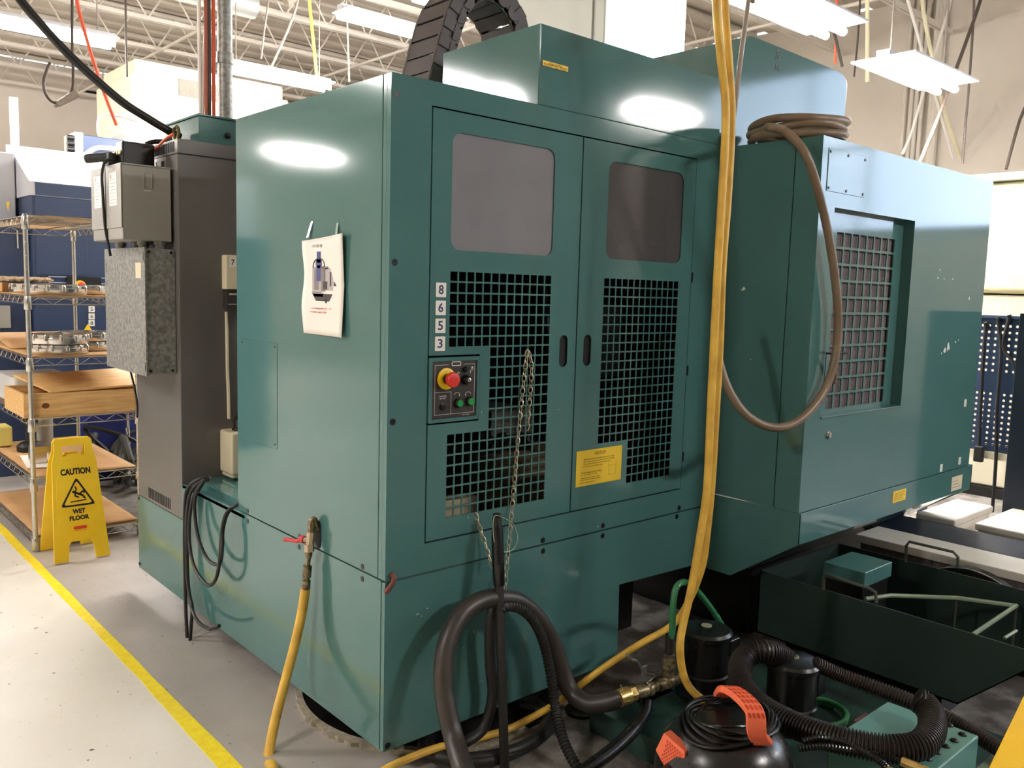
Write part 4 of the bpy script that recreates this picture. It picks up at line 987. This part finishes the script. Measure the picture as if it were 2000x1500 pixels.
def sheet(x0,x1,y0,y1,z,label,dz=0,th=.004,wave=.003):
    m = MB(); nu,nv = 8,12; v=[]
    for j in range(nv+1):
        for i in range(nu+1):
            a,b_ = i/nu,j/nv; v.append((x0+(x1-x0)*a+random.uniform(-1,1)*.002, y0+(y1-y0)*b_, z+dz*b_+wave*(1+math.sin(a*5+b_*4))*.5))
    m.add(v,[(j*(nu+1)+i,j*(nu+1)+i+1,(j+1)*(nu+1)+i+1,(j+1)*(nu+1)+i) for j in range(nv) for i in range(nu)])
    o = m.build('cardboard_sheet', CARD); s = o.modifiers.new('s','SOLIDIFY'); s.thickness = th; s.offset = 1
    return tag(o, label, 'cardboard', 'cardboard shelf liners')
for z,l in ((.08,'cardboard sheet lining the bottom shelf of wire shelving'),(.42,'cardboard sheet under the metal block on the second shelf up'),(1.10,'cardboard sheet under the double ring stack'),(1.44,'cardboard sheet under the single layer of shiny rings'),(1.875,'cardboard sheet lying on the top shelf')):
    sheet(SX0+.015,SX1-.012,SY0+.02,SY1-.02,z,l,wave=.002)
sheet(-.15,.27,3.25,4.0,1.883,'second cardboard piece on the top shelf',0)
sheet(.05,.29,3.17,4.0,.088,'folded cardboard flap on the bottom shelf',.0,.01)
sheet(-.25,.2,3.72,4.38,1.107,'loose cardboard sheet leaning up behind the double ring stack',.06)
# machined rings
rg = thing('machined_ring', 'x', 'ring', (0,0,0), 'machined rings on the shelves')
MB().lathe((0,0,0), Z, ((.098,.0),(.155,0),(.157,.003),(.157,.034),(.145,.037),(.145,.052),(.13,.055),(.104,.055),(.104,.04),(.098,.04)), 48).build('ring', BRIGHT, rg)
g = MB()
for k in range(12): g.lathe((.15*math.cos(k*PI/6),.15*math.sin(k*PI/6),.02), Z, ((.013,0),(.013,.024),(.009,.028),(.006,.034),(0,.035)), 12)
g.build('lug', BRIGHT, rg)
spots = [(-.08,3.34,1.448,'shiny ring at the near left of the upper ring shelf'),(.13,3.57,1.448,'shiny ring behind the nearest one on upper ring shelf'),(-.08,3.34,1.108,'lower ring of the near stack on middle shelf'),(-.075,3.345,1.166,'upper ring of the near stack on middle shelf'),(.13,3.57,1.108,'lower ring of the far stack on middle shelf'),(.128,3.575,1.166,'upper ring of the far stack on middle shelf'),(-.09,3.70,1.448,'shiny ring farthest back on the upper ring shelf')]
for k,(x,y,z,l) in enumerate(spots):
    if k == 0: rg.location = (x,y,z); rg['label'] = l
    else: dup(rg, (x,y,z), l, .3*k)
# egg tray and boxes
bxc = thing('cardboard_box', 'shallow cardboard box under the egg tray', 'box', (-.1,4.05,1.448))
MB().box(-.25,.02,3.9,4.25,1.448,1.505).build('box', CARD, bxc, bevel=.003); MB().box(-.245,.015,3.899,3.902,1.45,1.5).build('side', mat('brown_card',(150,100,58),.7,0,.1), bxc)
eg = MB(); v=[]; nu,nv=24,36
for j in range(nv+1):
    for i in range(nu+1):
        x=-.27+.30*i/nu; y=3.85+.42*j/nv
        v.append((x,y,1.53+.016*(math.sin(i/nu*PI*10)*math.sin(j/nv*PI*14))))
eg.add(v,[(j*(nu+1)+i,j*(nu+1)+i+1,(j+1)*(nu+1)+i+1,(j+1)*(nu+1)+i) for j in range(nv) for i in range(nu)])
eg = eg.build('egg_tray', mat('moulded_pulp',(208,186,152),.85,0,.15,20)); eg.modifiers.new('s','SOLIDIFY').thickness=.004
tag(eg,'moulded pulp tray lying on the shallow cardboard box','tray')
# wooden crate with loose lid
cr0 = at('z',.765,47,816); CX0,CX1,CY0,CY1 = cr0.x, .40, cr0.y, cr0.y+.48
wc = thing('wooden_crate', 'shallow pine crate with a tilted lid board on the shelf', 'crate', ((CX0+CX1)/2,(CY0+CY1)/2,.765))
MB().box(CX0,CX1,CY0,CY0+.018,.765,.895).build('side_board', WOOD, wc, bevel=.002)
MB().box(CX0,CX1,CY1-.018,CY1,.765,.895).build('side_board', WOOD, wc, bevel=.002)
MB().box(CX0,CX0+.018,CY0+.018,CY1-.018,.765,.895).build('end_board', WOOD, wc, bevel=.002)
MB().box(CX1-.018,CX1,CY0+.018,CY1-.018,.765,.895).build('end_board', WOOD, wc, bevel=.002)
MB().box(CX0,CX1,CY0,CY1,.761,.768).build('bottom', WOOD, wc)
ld = MB(); lx0 = CX0+.135
ld.add([(lx0,CY0-.002,.896),(CX1+.03,CY0-.002,.915),(CX1+.03,CY1+.02,.965),(lx0-.08,CY1+.02,.945)]+[(lx0,CY0-.002,.908),(CX1+.03,CY0-.002,.927),(CX1+.03,CY1+.02,.977),(lx0-.08,CY1+.02,.957)],[(3,2,1,0),(4,5,6,7),(0,1,5,4),(1,2,6,5),(2,3,7,6),(3,0,4,7)])
ld.build('lid_board', WOOD, wc, bevel=.002)
MB().plate([(CX0+.11+.02*math.cos(t),.825+.016*math.sin(t)) for t in [2*PI*k/18 for k in range(18)]],[],.0006,(0,CY0-.0002,0),X,Z).build('knot', KNOT, wc)
lt = MB().plate(rr(-.26,.12,3.72,4.26,.04),[],.03,(0,0,.80),X,Y).plate(rr(-.24,.1,3.74,4.24,.04),[],.14,(0,0,.86),X,Y).build('plastic_tub', CLEARP, bevel=.008)
tag(lt,'milky plastic tub with lid behind the pine crate','tub')
# paper and metal blocks on second shelf
tag(MB().plate([(-.25,3.40),(.03,3.32),(.06,3.72),(-.2,3.82)],[],.003,(0,0,.432),X,Y).build('white_sheet', PAPER), 'white paper sheet under the steel block','paper')
mb = thing('steel_block', 'machined steel block standing on the white paper sheet','block',(-.13,3.55,.434))
MB().box(-.20,-.12,3.50,3.60,.434,.50).box(-.105,-.06,3.50,3.60,.434,.50).box(-.20,-.06,3.50,3.60,.495,.535).build('block', BRIGHT, mb, bevel=.002)
bt = thing('gauge_stand', 'dark round gauge stand behind the steel block','stand',(-.02,4.0,.43))
MB().lathe((-.10,4.0,.43),Z,((.08,0),(.08,.03),(.06,.05),(.03,.06),(.025,.16),(.05,.17),(.05,.22),(.02,.225)),24).build('base', OILSHADE, bt)
MB().lathe((.02,4.15,.43),Z,((.05,0),(.05,.2),(.045,.21)),20).build('canister', GREY, bt)
yb_ = tag(MB().box(-.25,-.16,4.2,4.38,.43,.56).build('yellow_tin', mat('pale_yellow_tin',(232,214,120),.4,0,.1),bevel=.01),'pale yellow tin at the back of the second shelf','tin')
# hoses and fittings heap behind the shelf
random.seed(21)
hpz = thing('fitting_heap','heap of dark hoses and fittings on floor behind the shelving','hoses',(.75,4.6,0))
for k in range(16):
    x,y = .45+random.uniform(0,.55),4.1+random.uniform(0,.9); z=random.uniform(.05,.55)
    MB().tube(cr([(x,y,max(.03,z-.2)),(x+random.uniform(-.15,.15),y+.1,z),(x+random.uniform(-.2,.2),y-.15,max(.03,z*.7)),(x+random.uniform(-.1,.2),y,.03)],5),random.uniform(.014,.03),8).build('hose', random.choice((OILSHADE,BLACK,ROD)), hpz)
tag(MB().box(.45,.85,4.75,5.05,.0,.72).build('blue_cabinet', BLUEB, bevel=.005),'small deep blue cabinet behind the shelving','cabinet')
a = at('y',4.7,248,848); tag(MB().tube(cr([a+Z*.05+X*-.01,a,a-Z*.03+X*.02,a-Z*.08+X*.015],5),.008,8).cyl(a-Z*.08+X*.015,Vector((a.x+.015,a.y+.05,.72)),.01).build('chrome_tap', BRIGHT),'shiny chrome tap on the small blue cabinet','tap')

# ================================================================== navy machine behind the shelving
nm = thing('navy_machine', 'navy blue machine with pale sloped cover behind the shelving', 'machine', (1.2,6.2,0))
NXa = .217; a = at('x',NXa,20,285); 
MB().box(NXa,2.6,5.2,7.2,0,2.155).build('body', NAVY, nm, bevel=.006)
MB().box(-2.2,NXa-.01,5.3,7.2,0,1.95).build('side_body', NAVY, nm, bevel=.006)
MB().prism([(5.2,2.155),(5.2,2.262),(a.y,a.z),(a.y+.1,a.z+.02),(a.y+.14,2.155)],'x',NXa-.012,NXa+.03).build('end_plate', LGREY, nm, bevel=.004)
MB().prism([(5.2,2.155),(5.2,2.262),(a.y,a.z),(a.y+.1,a.z+.02),(a.y+.14,2.155)],'x',NXa+.03,2.6).build('sloped_cover', mat('pale_cover',(222,224,228),.4,0,.04), nm, bevel=.004)
MB().box(NXa+.03,2.6,5.196,5.202,2.16,2.255).build('cover_front', NAVY, nm)
MB().box(-2.2,NXa-.02,5.6,7.0,1.95,2.5).build('side_cover', LGREY, nm, bevel=.01)
MB().box(NXa+.02,.60,5.192,5.201,1.56,2.15).build('panel', NAVY, nm, bevel=.003)
for z in (1.545,1.50,1.46): MB().box(NXa+.1,1.2,5.193,5.201,z,z+.008).build('trim_rail', mat('pale_rail',(168,182,206),.4,.2,.1), nm)
MB().box(.0,NXa-.02,5.285,5.302,1.0,1.4).build('side_door', NAVY, nm, bevel=.003)
a = at('y',5.19,155,558); MB().box(a.x-.09,a.x+.16,5.17,5.2,a.z-.08,a.z+.07).build('control_box', OILSHADE, nm, bevel=.004)
MB().lathe((a.x,5.17,a.z), NY, ((.042,0),(.042,.005),(.02,.006)), 24).build('emergency_stop_plate', YEST, nm); MB().lathe((a.x+.005,5.165,a.z), NY, ((.02,0),(.028,.02),(.028,.03),(.02,.036),(0,.037)), 20).build('emergency_stop_button', RED, nm)
for t,v in (('5',603),('6',617),('8',630)):
    b = at('y',5.195,179,v); MB().box(b.x-.022,b.x+.022,5.192,5.2,b.z-.028,b.z+.02).build('number_label', PAPER, nm); MB().text(t,(b.x,5.191,b.z-.003),X,Z,.02,.028,.0008).build('numeral', INK, nm)
b = at('y',5.29,33,470); MB().box(b.x-.006,b.x+.006,5.26,5.29,b.z-.06,b.z+.08).build('door_handle', STEEL, nm, bevel=.003)
b = at('y',5.29,10,620); MB().box(b.x-.045,b.x+.03,5.25,5.3,b.z-.08,b.z+.09).build('outlet_box', GREY, nm, bevel=.005)
b = at('y',5.29,16,402); MB().plate([(b.x-.012,b.z+.03),(b.x+.012,b.z+.03),(b.x,b.z-.04)],[],.003,(0,5.296,0),X,Z).build('warning_sticker', YEST, nm)
b = at('y',5.19,172,640); MB().plate([(b.x-.03,b.z-.02),(b.x+.03,b.z-.02),(b.x,b.z+.03)],[],.003,(0,5.196,0),X,Z).build('warning_sticker', YEST, nm)
# navy head farther back
nh = thing('navy_spindle_machine', 'navy spindle machine with hoses above the navy machine cover', 'machine', (1.6,8.3,0))
a = at('y',8,162,263); b = at('y',8,246,330)
MB().box(a.x,b.x,8,8.6,0,a.z).build('column', NAVY, nh, bevel=.01)
MB().box(a.x-.09,a.x,7.98,8.4,b.z-.1,a.z+.02).build('face_plate', GREY, nh, bevel=.01)
MB().box(b.x-.02,b.x+.14,7.98,8.4,b.z-.1,a.z+.08).build('side_plate', GREY, nh, bevel=.01)
g = MB()
for k in range(7): g.cyl((a.x-.09,8.0,a.z-.05-.06*k),(a.x-.16,8.0,a.z-.05-.06*k),.03,n=10)
g.build('coupling', OILSHADE, nh)
MB().tube(cr([at('y',7.95,192,262),at('y',7.95,192,235),at('y',7.95,205,224),at('y',7.95,235,227),at('y',7.95,268,237)],6),.016,6).build('hose', GREYC, nh)
MB().tube(cr([at('y',7.9,160,308),at('y',7.9,178,294),at('y',7.9,195,289),at('y',7.9,230,292)],6),.03,6).build('hose', GREYC, nh)
# perforated strut
a = at('y',7.6,27,190); tag(MB().box(a.x-.035,a.x+.035,7.6,7.64,2.4,a.z).box(a.x-.05,a.x+.05,7.58,7.66,0,2.45).build('strut_post', CREAMM), 'pale perforated strut post rising behind the navy machine', 'post')
# cream machine
cm = thing('cream_machine', 'tall cream machine enclosure with mesh vent far behind', 'machine', (2.9,8.8,0))
a = at('y',8.3,255,140); b = at('y',8.3,265,108)
MB().box(a.x,3.9,8.3,9.6,0,a.z).build('enclosure', CREAMM, cm, bevel=.02)
MB().box(b.x,3.85,8.35,9.5,a.z,b.z-.02).build('top_cover', CREAMM, cm, bevel=.02)
m0 = at('y',8.29,349,153); m1 = at('y',8.29,432,200)
MB().box(m0.x,m1.x,8.285,8.3,m1.z,m0.z).build('mesh_vent', mat('dark_mesh',(120,112,100),.6,.2,.4,90), cm)
# white tower
a = at('y',1.7,1180,60); b = at('y',1.7,1339,60)
wt = thing('white_column', 'tall white machine column standing behind the teal top hood', 'machine', ((a.x+b.x)/2,2.2,0))
MB().box(a.x,b.x,1.7,2.7,0,4.2).build('column', WHITEM, wt, bevel=.01)
d0 = at('x',a.x-.002,1177,60); MB().tube([(a.x-.004,1.80,2.6),(a.x-.004,1.80,4.1)],.006,6).build('door_edge', GREY, wt)
MB().cyl((a.x-.01,1.78,2.95),(a.x-.01,1.78,3.08),.012,n=8).build('hinge', GREY, wt)

# ================================================================== drag chain on the roof
dc = thing('cable_carrier', 'dark plastic cable carrier arching over the machine roof', 'cable carrier', (.8,.75,2.17))
path = cr([(x_+.055,.72,z_) for x_,z_ in ((.50,2.15),(.555,2.30),(.60,2.45),(.64,2.58),(.70,2.69),(.79,2.745),(.89,2.73),(.97,2.66),(1.01,2.55),(1.03,2.40),(1.04,2.20))],12)
PP = resample(path,.075); HW=.095
for i in range(len(PP)-1):
    a,b = PP[i],PP[i+1]; t=(b-a).normalized(); nrm = Vector((-t.z,0,t.x))
    if nrm.dot(Vector((.79,0,2.5))-Vector((a.x,0,a.z)))>0: nrm=-nrm
    lk = MB()
    def obx(s0,s1,y0,y1,n0,n1):
        v=[tuple(a+t*s+Y*y+nrm*q) for q in (n0,n1) for y in (y0,y1) for s in (s0,s1)]
        lk.add(v,[(0,2,3,1),(4,5,7,6),(0,1,5,4),(2,6,7,3),(0,4,6,2),(1,3,7,5)])
    obx(.004,.072,-HW,HW,.038,.046); obx(.01,.06,-HW,HW,-.046,-.038)
    for s in (-1,1):
        obx(-.004,.078,s*HW-.007,s*HW+.007,-.045,.047)
        obx(.035,.085,s*(HW+.009)-.004,s*(HW+.009)+.004,-.03,.045)
        c0=a+t*.037+Y*s*(HW+.016); 
        v=[tuple(c0+t*.033*math.cos(q)+nrm*(-.005+.036*math.sin(q))) for q in [PI+PI*k/10 for k in range(11)]]
        lk.add(v+[tuple(Vector(p)-Y*s*.006) for p in v],[tuple(range(11)),tuple(range(21,10,-1))]+[(k,k+1,12+k,11+k) for k in range(10)])
    lk.build('link', PLATE, dc, bevel=.0015)
MB().box(.44,.68,.60,.90,2.164,2.20).build('mount', OILSHADE, dc)
a = at('y',.5,845,150); MB().box(.43,.56,.555,.6,2.164,2.235).build('bracket', GALV, dc)
hose('flexible_conduit', GALV, .012, [(.50,.545,2.17),(.49,.55,2.23),(.515,.56,2.275),(.56,.57,2.29),(.60,.58,2.28)], 'small grey flexible conduit at the foot of cable carrier', 'conduit') if False else None
MB().tube(cr([(.49,.545,2.19),(.495,.55,2.24),(.52,.56,2.285),(.57,.57,2.30)],6),.010,8).build('flexible_conduit', GALV, dc)
tag(MB().sphere((.93,.35,2.435),.05,18,(1.2,1,.8)).build('dome_cap', BLACKG), 'black glossy dome on top of the teal hood', 'cap')

# ================================================================== hanging cords, pipes, ducts
def hang(name, m, r, y, pts, label, cat='cable', n=8):
    P = [at('y',y,u,v) for u,v in pts]; d = P[0]-P[1]; d = d*((RZ-.02-P[0].z)/d.z)
    if d.length > 3: d = Vector((0,0,RZ-.02-P[0].z))
    return hose(name, m, r, [P[0]+d]+P, label, cat, n=n)
tag(MB().cyl((.29,1.83,2.284),(.29,1.83,5.38),.033,n=18).cyl((.29,1.83,2.55),(.29,1.83,2.60),.038,n=18).build('conduit_pipe', GALV), 'vertical galvanised conduit rising from the teal transformer box', 'pipe')
for dx,mm,l in ((-.055,ORCORD,'orange cord dropping beside the galvanised conduit'),(-.075,BROWN,'dark brown cord between the orange cord and white hose'),(-.09,mat('red_brown_cord',(176,96,72),.5,0,.1),'reddish cord leftmost beside the galvanised conduit')):
    tag(MB().tube([(.29+dx,1.83,2.284),(.29+dx+.004,1.83,3.2),(.29+dx-.01,1.84,5.38)],.0085,8).build('hanging_cable', mm), l, 'cord')
hang('white_hose', PAPER, .009, 1.85, ((391,200),(398,110),(406,0),(412,-90)), 'white hose hanging left of the galvanised conduit', 'hose')
hang('hanging_cable', ORCORD, .014, 5.0, ((146,-40),(152,10),(175,95),(205,185),(228,245)), 'long orange cord slanting down from the ceiling at left', 'cord')
hang('hanging_cable', BROWN, .010, 4.8, ((141,-30),(141,80),(143,150),(140,178),(125,195),(105,200),(90,185),(85,160),(92,135),(98,122)), 'dark cord hanging in a loop from the ceiling at left', 'cord')
a = at('y',4.8,150,184); b = at('y',4.8,112,205); tag(MB().cyl(a,b,.035,.022).cyl(b,b+(b-a)*.15,.012).build('cable_plug', GREYC), 'grey plug hanging at the loop of the dark cord', 'plug')
hang('hanging_cable', BROWN, .010, 6.0, ((245,-30),(246,70),(248,150)), 'thin dark cord hanging straight at the upper left', 'cord')
hang('yellow_rope', mat('yellow_rope',(244,226,110),.6,0,.05), .020, 7.3, ((602,-40),(605,10),(613,90),(621,172)), 'pale yellow cord hanging to the lamp behind the enclosure', 'cord')
hang('grey_rod', GREYC, .014, 6.5, ((585,-10),(575,25),(555,75),(530,130)), 'slanting grey rod hanging above the lamp', 'rod')
hang('hanging_cable', GREYC, .010, 6.5, ((675,-30),(678,40),(680,100),(682,160)), 'thin grey cord hanging right of the yellow cord', 'cord')
hang('hanging_cable', GREYC, .010, 6.0, ((523,10),(516,60),(510,115)), 'thin pale cord hanging beside the round duct', 'cord')
a = at('z',4.6,488,10); tag(MB().cyl(a-Vector((1.6,.0,0)),a+Vector((.05,0,0)),.14,n=24).box(a.x-.25,a.x-.22,a.y-.005,a.y+.005,a.z+.1,RZ).box(a.x-1.25,a.x-1.22,a.y-.005,a.y+.005,a.z+.1,RZ).build('round_duct', DUCT), 'round metal duct end near the ceiling above the enclosure', 'duct')
a = at('y',6.8,575,0); tag(MB().tube([a+Vector((-.1,0,-.05)),a+Vector((.15,0,.15)),a+Vector((.25,0,.3)),(a.x+.25,a.y,RZ)],.05,12).build('pipe_stub', GREYC), 'short grey pipe stub near the ceiling beside the duct', 'pipe')
hang('hanging_cable', mat('cream_cord',(244,236,200),.5,0,.05), .022, 2.6, ((1693,-40),(1694,40),(1694,160)), 'cream cord hanging straight by the white pillar light', 'cord')
hang('hanging_cable', mat('cream_cord',(244,236,200),.5,0,.05), .022, 2.4, ((1796,-40),(1805,30),(1818,100),(1840,200),(1875,310)), 'cream cord slanting past the right ceiling lamp', 'cord')
hang('hanging_cable', ORCORD, .012, 2.2, ((1636,-30),(1633,60),(1631,125)), 'short orange cord by the lamp over the rear hood', 'cord')
hang('hanging_cable', BROWN, .014, 2.0, ((1632,75),(1645,130)), 'short black cord by the lamp over the rear hood', 'cord')
hang('hanging_cable', BROWN, .016, 1.2, ((1925,-30),(1900,45),(1860,155),(1830,235),(1795,320)), 'thick brown cord slanting down across the right wall', 'cord')
hang('hanging_cable', BROWN, .012, 1.2, ((1903,-30),(1901,40),(1893,160),(1886,240),(1880,320)), 'thin brown cord hanging down the right wall', 'cord')
hang('hanging_cable', BROWN, .014, .9, ((2010,190),(1990,240),(1965,330)), 'brown cord at the right frame edge', 'cord')
hang('hanging_cable', BROWN, .010, 2.4, ((1680,0),(1675,80),(1668,150)), 'fine cord hanging left of the cream cord', 'cord')
hang('white_hose', PAPER, .016, 2.4, ((1830,200),(1850,270),(1862,310)), 'short white line beside the slanting cream cord', 'cord')
hang('white_hose', PAPER, .016, 2.4, ((1795,210),(1780,260),(1763,300)), 'short white line left of the slanting cream cord', 'cord')

# ================================================================== right background
bg = thing('perforated_rack', 'navy perforated tool rack with hanging black cables', 'rack', (4.9,0,0))
PXp = 4.9; a = at('x',PXp,1900,620); 
y0p,y1p = -.75,.45
def perf(z0,z1,rows,name):
    hs=[]
    pit=.043
    k=0
    y=y0p+.05
    while y<y1p-.03:
        for r in range(rows): hs.append(circ(y, z0+.05+r*(z1-z0-.1)/(rows-1), .0092, 8))
        y+=pit
    return MB().plate(rect(y0p,y1p,z0,z1),hs,.006,(PXp,0,0),Y,Z).build(name,NAVY,bg)
zt = a.z; zm = at('x',PXp,1908,735).z; zm2 = at('x',PXp,1908,752).z; zb_ = at('x',PXp,1896,876).z
perf(zm,zt,8,'perforated_panel'); perf(zb_,zm2,10,'perforated_panel'); MB().box(PXp-.004,PXp+.02,y0p,y1p,zm2,zm).build('middle_rail', NAVY, bg)
MB().box(PXp-.02,PXp+.04,y0p,y1p,zb_-.05,zb_).build('white_rail', CREAM, bg)
MB().box(PXp-.03,PXp+.04,y0p,y1p,zt,zt+.02).build('top_rail', NAVY, bg)
for y in (y0p+.02,y1p-.02): MB().box(PXp,PXp+.05,y-.025,y+.025,0,zt).build('post', NAVY, bg)
for k,pts in enumerate((((1925,640),(1921,690),(1915,800),(1912,870)),((1950,630),(1955,690),(1947,800),(1945,900),(1938,1000)),((1970,625),(1960,680),(1985,730),(1990,900)))):
    P=[at('x',PXp-.03,u,v) for u,v in pts]; P=[P[0]+Vector((.06,.0,.0))]+[P[0]+Z*.03]+P
    tag(MB().tube(cr(P,6),.012,8).build('black_cable',BLACK), ('leftmost black cable hanging over the perforated rack','middle black cable hanging down the perforated rack to the floor','right black cable sagging over the perforated rack')[k],'cable','cables on the perforated rack')
a = at('x',PXp-.04,1912,885); tag(MB().box(a.x-.02,a.x+.02,a.y-.03,a.y+.03,a.z-.06,a.z+.05).build('cable_plug',BLACK,bevel=.008),'black plug at the end of the leftmost rack cable','plug')
# navy upright near the right edge
a = at('x',3.9,1984,700); tag(MB().box(3.9,3.98,a.y-.5,a.y,0,1.50).build('navy_upright',mat('dark_navy',(30,36,52),.4,0,.1),bevel=.004),'dark navy upright cabinet side at right frame edge','cabinet')
# low bench shelves
lbn = thing('low_bench', 'navy low bench with white shelf under the perforated rack', 'bench', (3.3,-.45,0))
MB().box(2.62,2.86,-1.02,-.20,.36,.40).build('white_shelf', WHITEB, lbn, bevel=.004)
MB().box(2.88,3.25,-1.02,-.12,.34,.385).build('navy_shelf', mat('dark_navy',(30,36,52),.4,0,.1), lbn, bevel=.004)
MB().box(2.64,2.66,-1.0,-.22,0,.36).build('mesh_panel', FILT, lbn)
for x,y in ((2.7,-.25),(2.7,-.98),(3.2,-.25),(3.2,-.98)): MB().box(x-.02,x+.02,y-.02,y+.02,0,.36).build('leg', OILSHADE, lbn)
for (x0,x1,y0,y1),l in (((3.32,3.86,-.40,-.19),'white plastic tote with lid under the perforated rack'),((3.36,3.9,-.74,-.48),'white plastic tote nearest the dark navy upright')):
    t = thing('plastic_tote', l, 'tote', ((x0+x1)/2,(y0+y1)/2,0), 'white totes under the rack')
    MB().prism([(y0+.03,.0),(y1-.03,.0),(y1-.01,.37),(y0+.01,.37)],'x',x0+.02,x1-.02).build('tub', WHITEB, t, bevel=.01)
    MB().box(x0,x1,y0,y1,.36,.40).build('lid', WHITEB, t, bevel=.012)
# round black drum behind the bin
a = at('x',2.55,1890,1120); tag(MB().lathe((2.52,a.y,.0),Z,((.2,0),(.2,.30),(.205,.31),(.205,.33),(.19,.335)),36).build('black_drum',OILSHADE),'round black drum behind the chip bin','drum') if False else None
b0 = at('x',2.5,1895,1130); P=[Vector((2.5,b0.y+.27*math.cos(t),.12+.30*math.sin(t))) for t in [PI*k/20 for k in range(21)]]
dsk = MB().plate([(b0.y+.27*math.cos(t),.12+.33*math.sin(t)) for t in [2*PI*k/40 for k in range(40)]],[],.03,(2.52,0,0),Y,Z)
dk_ = thing('round_guard','round black guard behind the chip bin','wheel guard',(2.52,b0.y,0)); 
MB().plate([(b0.y+.29*math.cos(t),.10+.30*math.sin(t)) for t in [PI*k/30 for k in range(31)]]+[(b0.y-.29,0),(b0.y+.29,0)],[],.05,(2.52,0,0),Y,Z).build('disc',OILSHADE,dk_); MB().tube([Vector((2.49,b0.y+.29*math.cos(t),.10+.30*math.sin(t))) for t in [PI*k/30 for k in range(31)]],.004,6).build('rim',STEEL,dk_)
# beige machine cabinet on the right
bc = thing('beige_enclosure', 'beige machine enclosure at far right behind the teal housing', 'machine', (6.5,.5,0))
MB().box(6.0,7.4,-.6,1.1,.08,1.62).build('lower_body', mat('beige_machine',(206,196,172),.45,0,.06), bc, bevel=.02)
MB().box(5.95,7.4,-.35,1.0,1.63,2.5).build('upper_door', mat('cream_yellow',(226,216,170),.4,0,.08), bc, bevel=.05)
MB().box(5.93,7.4,-.6,-.36,1.7,2.5).build('side_door', WHITEM, bc, bevel=.02)
MB().box(5.9,7.5,-.7,1.15,2.5,2.56).build('top_ledge', WHITEM, bc, bevel=.01)
MB().box(5.99,6.001,-.6,1.1,.42,.43).build('seam', GAP, bc); MB().box(5.96,7.4,-.6,1.1,0,.08).build('kick_plate', OILSHADE, bc)

# ================================================================== lamps
lampn = 0
def lamp(x, y, z, label, L=1.2, along='x', wdt=.30):
    t = thing('ceiling_lamp', label, 'lamp', (x,y,z+.08), 'hanging fluorescent lamps')
    def bx(m,x0,x1,y0,y1,z0,z1):
        if along == 'x': m.box(x+x0,x+x1,y+y0,y+y1,z+z0,z+z1)
        else: m.box(x+y0,x+y1,y+x0,y+x1,z+z0,z+z1)
        return m
    h = MB(); bx(h,-L/2,L/2,-wdt/2,wdt/2,.07,.085); bx(h,-L/2,L/2,-.05,.05,.085,.13)
    h.build('reflector', LGREY, t)
    for s in (-.07,.07):
        m = MB()
        if along == 'x': m.cyl((x-L/2+.02,y+s,z+.03),(x+L/2-.02,y+s,z+.03),.028,n=10)
        else: m.cyl((x+s,y-L/2+.02,z+.03),(x+s,y+L/2-.02,z+.03),.028,n=10)
        m.build('tube', TUBE, t)
    r = MB()
    for e in (-L*.4,L*.4):
        p = (x+e,y,z+.13) if along == 'x' else (x,y+e,z+.13)
        r.cyl(p,(p[0],p[1],RZ),.006,n=6)
    r.build('hanger', GREYC, t)
A = lambda u,v,z: at('z',z,u,v)
p = A(50,62,3.7); lamp(p.x,p.y,3.7,'glaring lamp at the far upper left of the picture',1.5)
p = A(545,160,3.7); lamp(p.x,p.y,3.7,'glaring lamp right behind the teal enclosure top left',1.2)
p = A(770,62,4.2); lamp(p.x,p.y,4.2,'thin far lamp left of the cable carrier',1.3)
p = A(950,40,3.9); lamp(p.x,p.y,3.9,'lamp seen through the cable carrier arch',1.5)
p = A(1550,40,3.5); lamp(p.x,p.y,3.5,'glaring lamp above the teal rear hood',1.2,'x',.5)
p = A(1790,160,3.3); lamp(p.x,p.y,3.3,'glaring lamp against the right wall',1.2,'x',.5)
lamp(-5.15,10.2,3.5,'lamp above the aisle left of the shelving',.95,'x',.22)
lamp(-2.2,12.4,3.9,'added unseen lamp brightening the back wall from far left',2.4)  # out of view, added to brighten the back wall
lamp(-2.95,4.85,3.5,'lamp above the aisle nearest the wire shelving',1.2)
lamp(-4.2,.2,3.7,'added unseen lamp brightening the aisle floor beside the viewer',1.2)  # out of view, added to light the aisle floor
lamp(2.6,-5.3,3.9,'added unseen lamp brightening the machine front from behind the viewer',1.2)  # out of view, added as fill light for the machine front
lamp(8.2,-5.7,4.0,'lamp near the bluish window to the right',1.2)
# daylight window high on the right wall, out of frame
struct(MB().box(RX1-.02,RX1-.005,-6.2,-2.6,2.5,4.7).build('window_1', mat('daylight_pane',(210,225,240),.3,0,0,emit=((204,222,252),1.5)), smooth=0))
wf = MB()
for y in (-6.25,-4.43,-2.63): wf.box(RX1-.05,RX1,y,y+.06,2.45,4.75)
for z in (2.44,3.57,4.7): wf.box(RX1-.05,RX1,-6.25,-2.57,z,z+.06)
n += 1; struct(wf.build('trim_%d' % n, LGREY))

w = bpy.data.worlds.new('world'); S.world = w; w.use_nodes = True
w.node_tree.nodes['Background'].inputs[0].default_value = (.9,.95,1,1); w.node_tree.nodes['Background'].inputs[1].default_value = .3
S.view_settings.view_transform = 'Standard'; S.view_settings.look = 'None'; S.view_settings.gamma = 1; S.view_settings.exposure = 2.15
S.view_settings.use_curve_mapping = False
S.cycles.use_denoising = True
S.cycles.max_bounces = 8; S.cycles.diffuse_bounces = 4; S.cycles.glossy_bounces = 4; S.cycles.transparent_max_bounces = 12
S.cycles.sample_clamp_indirect = 8
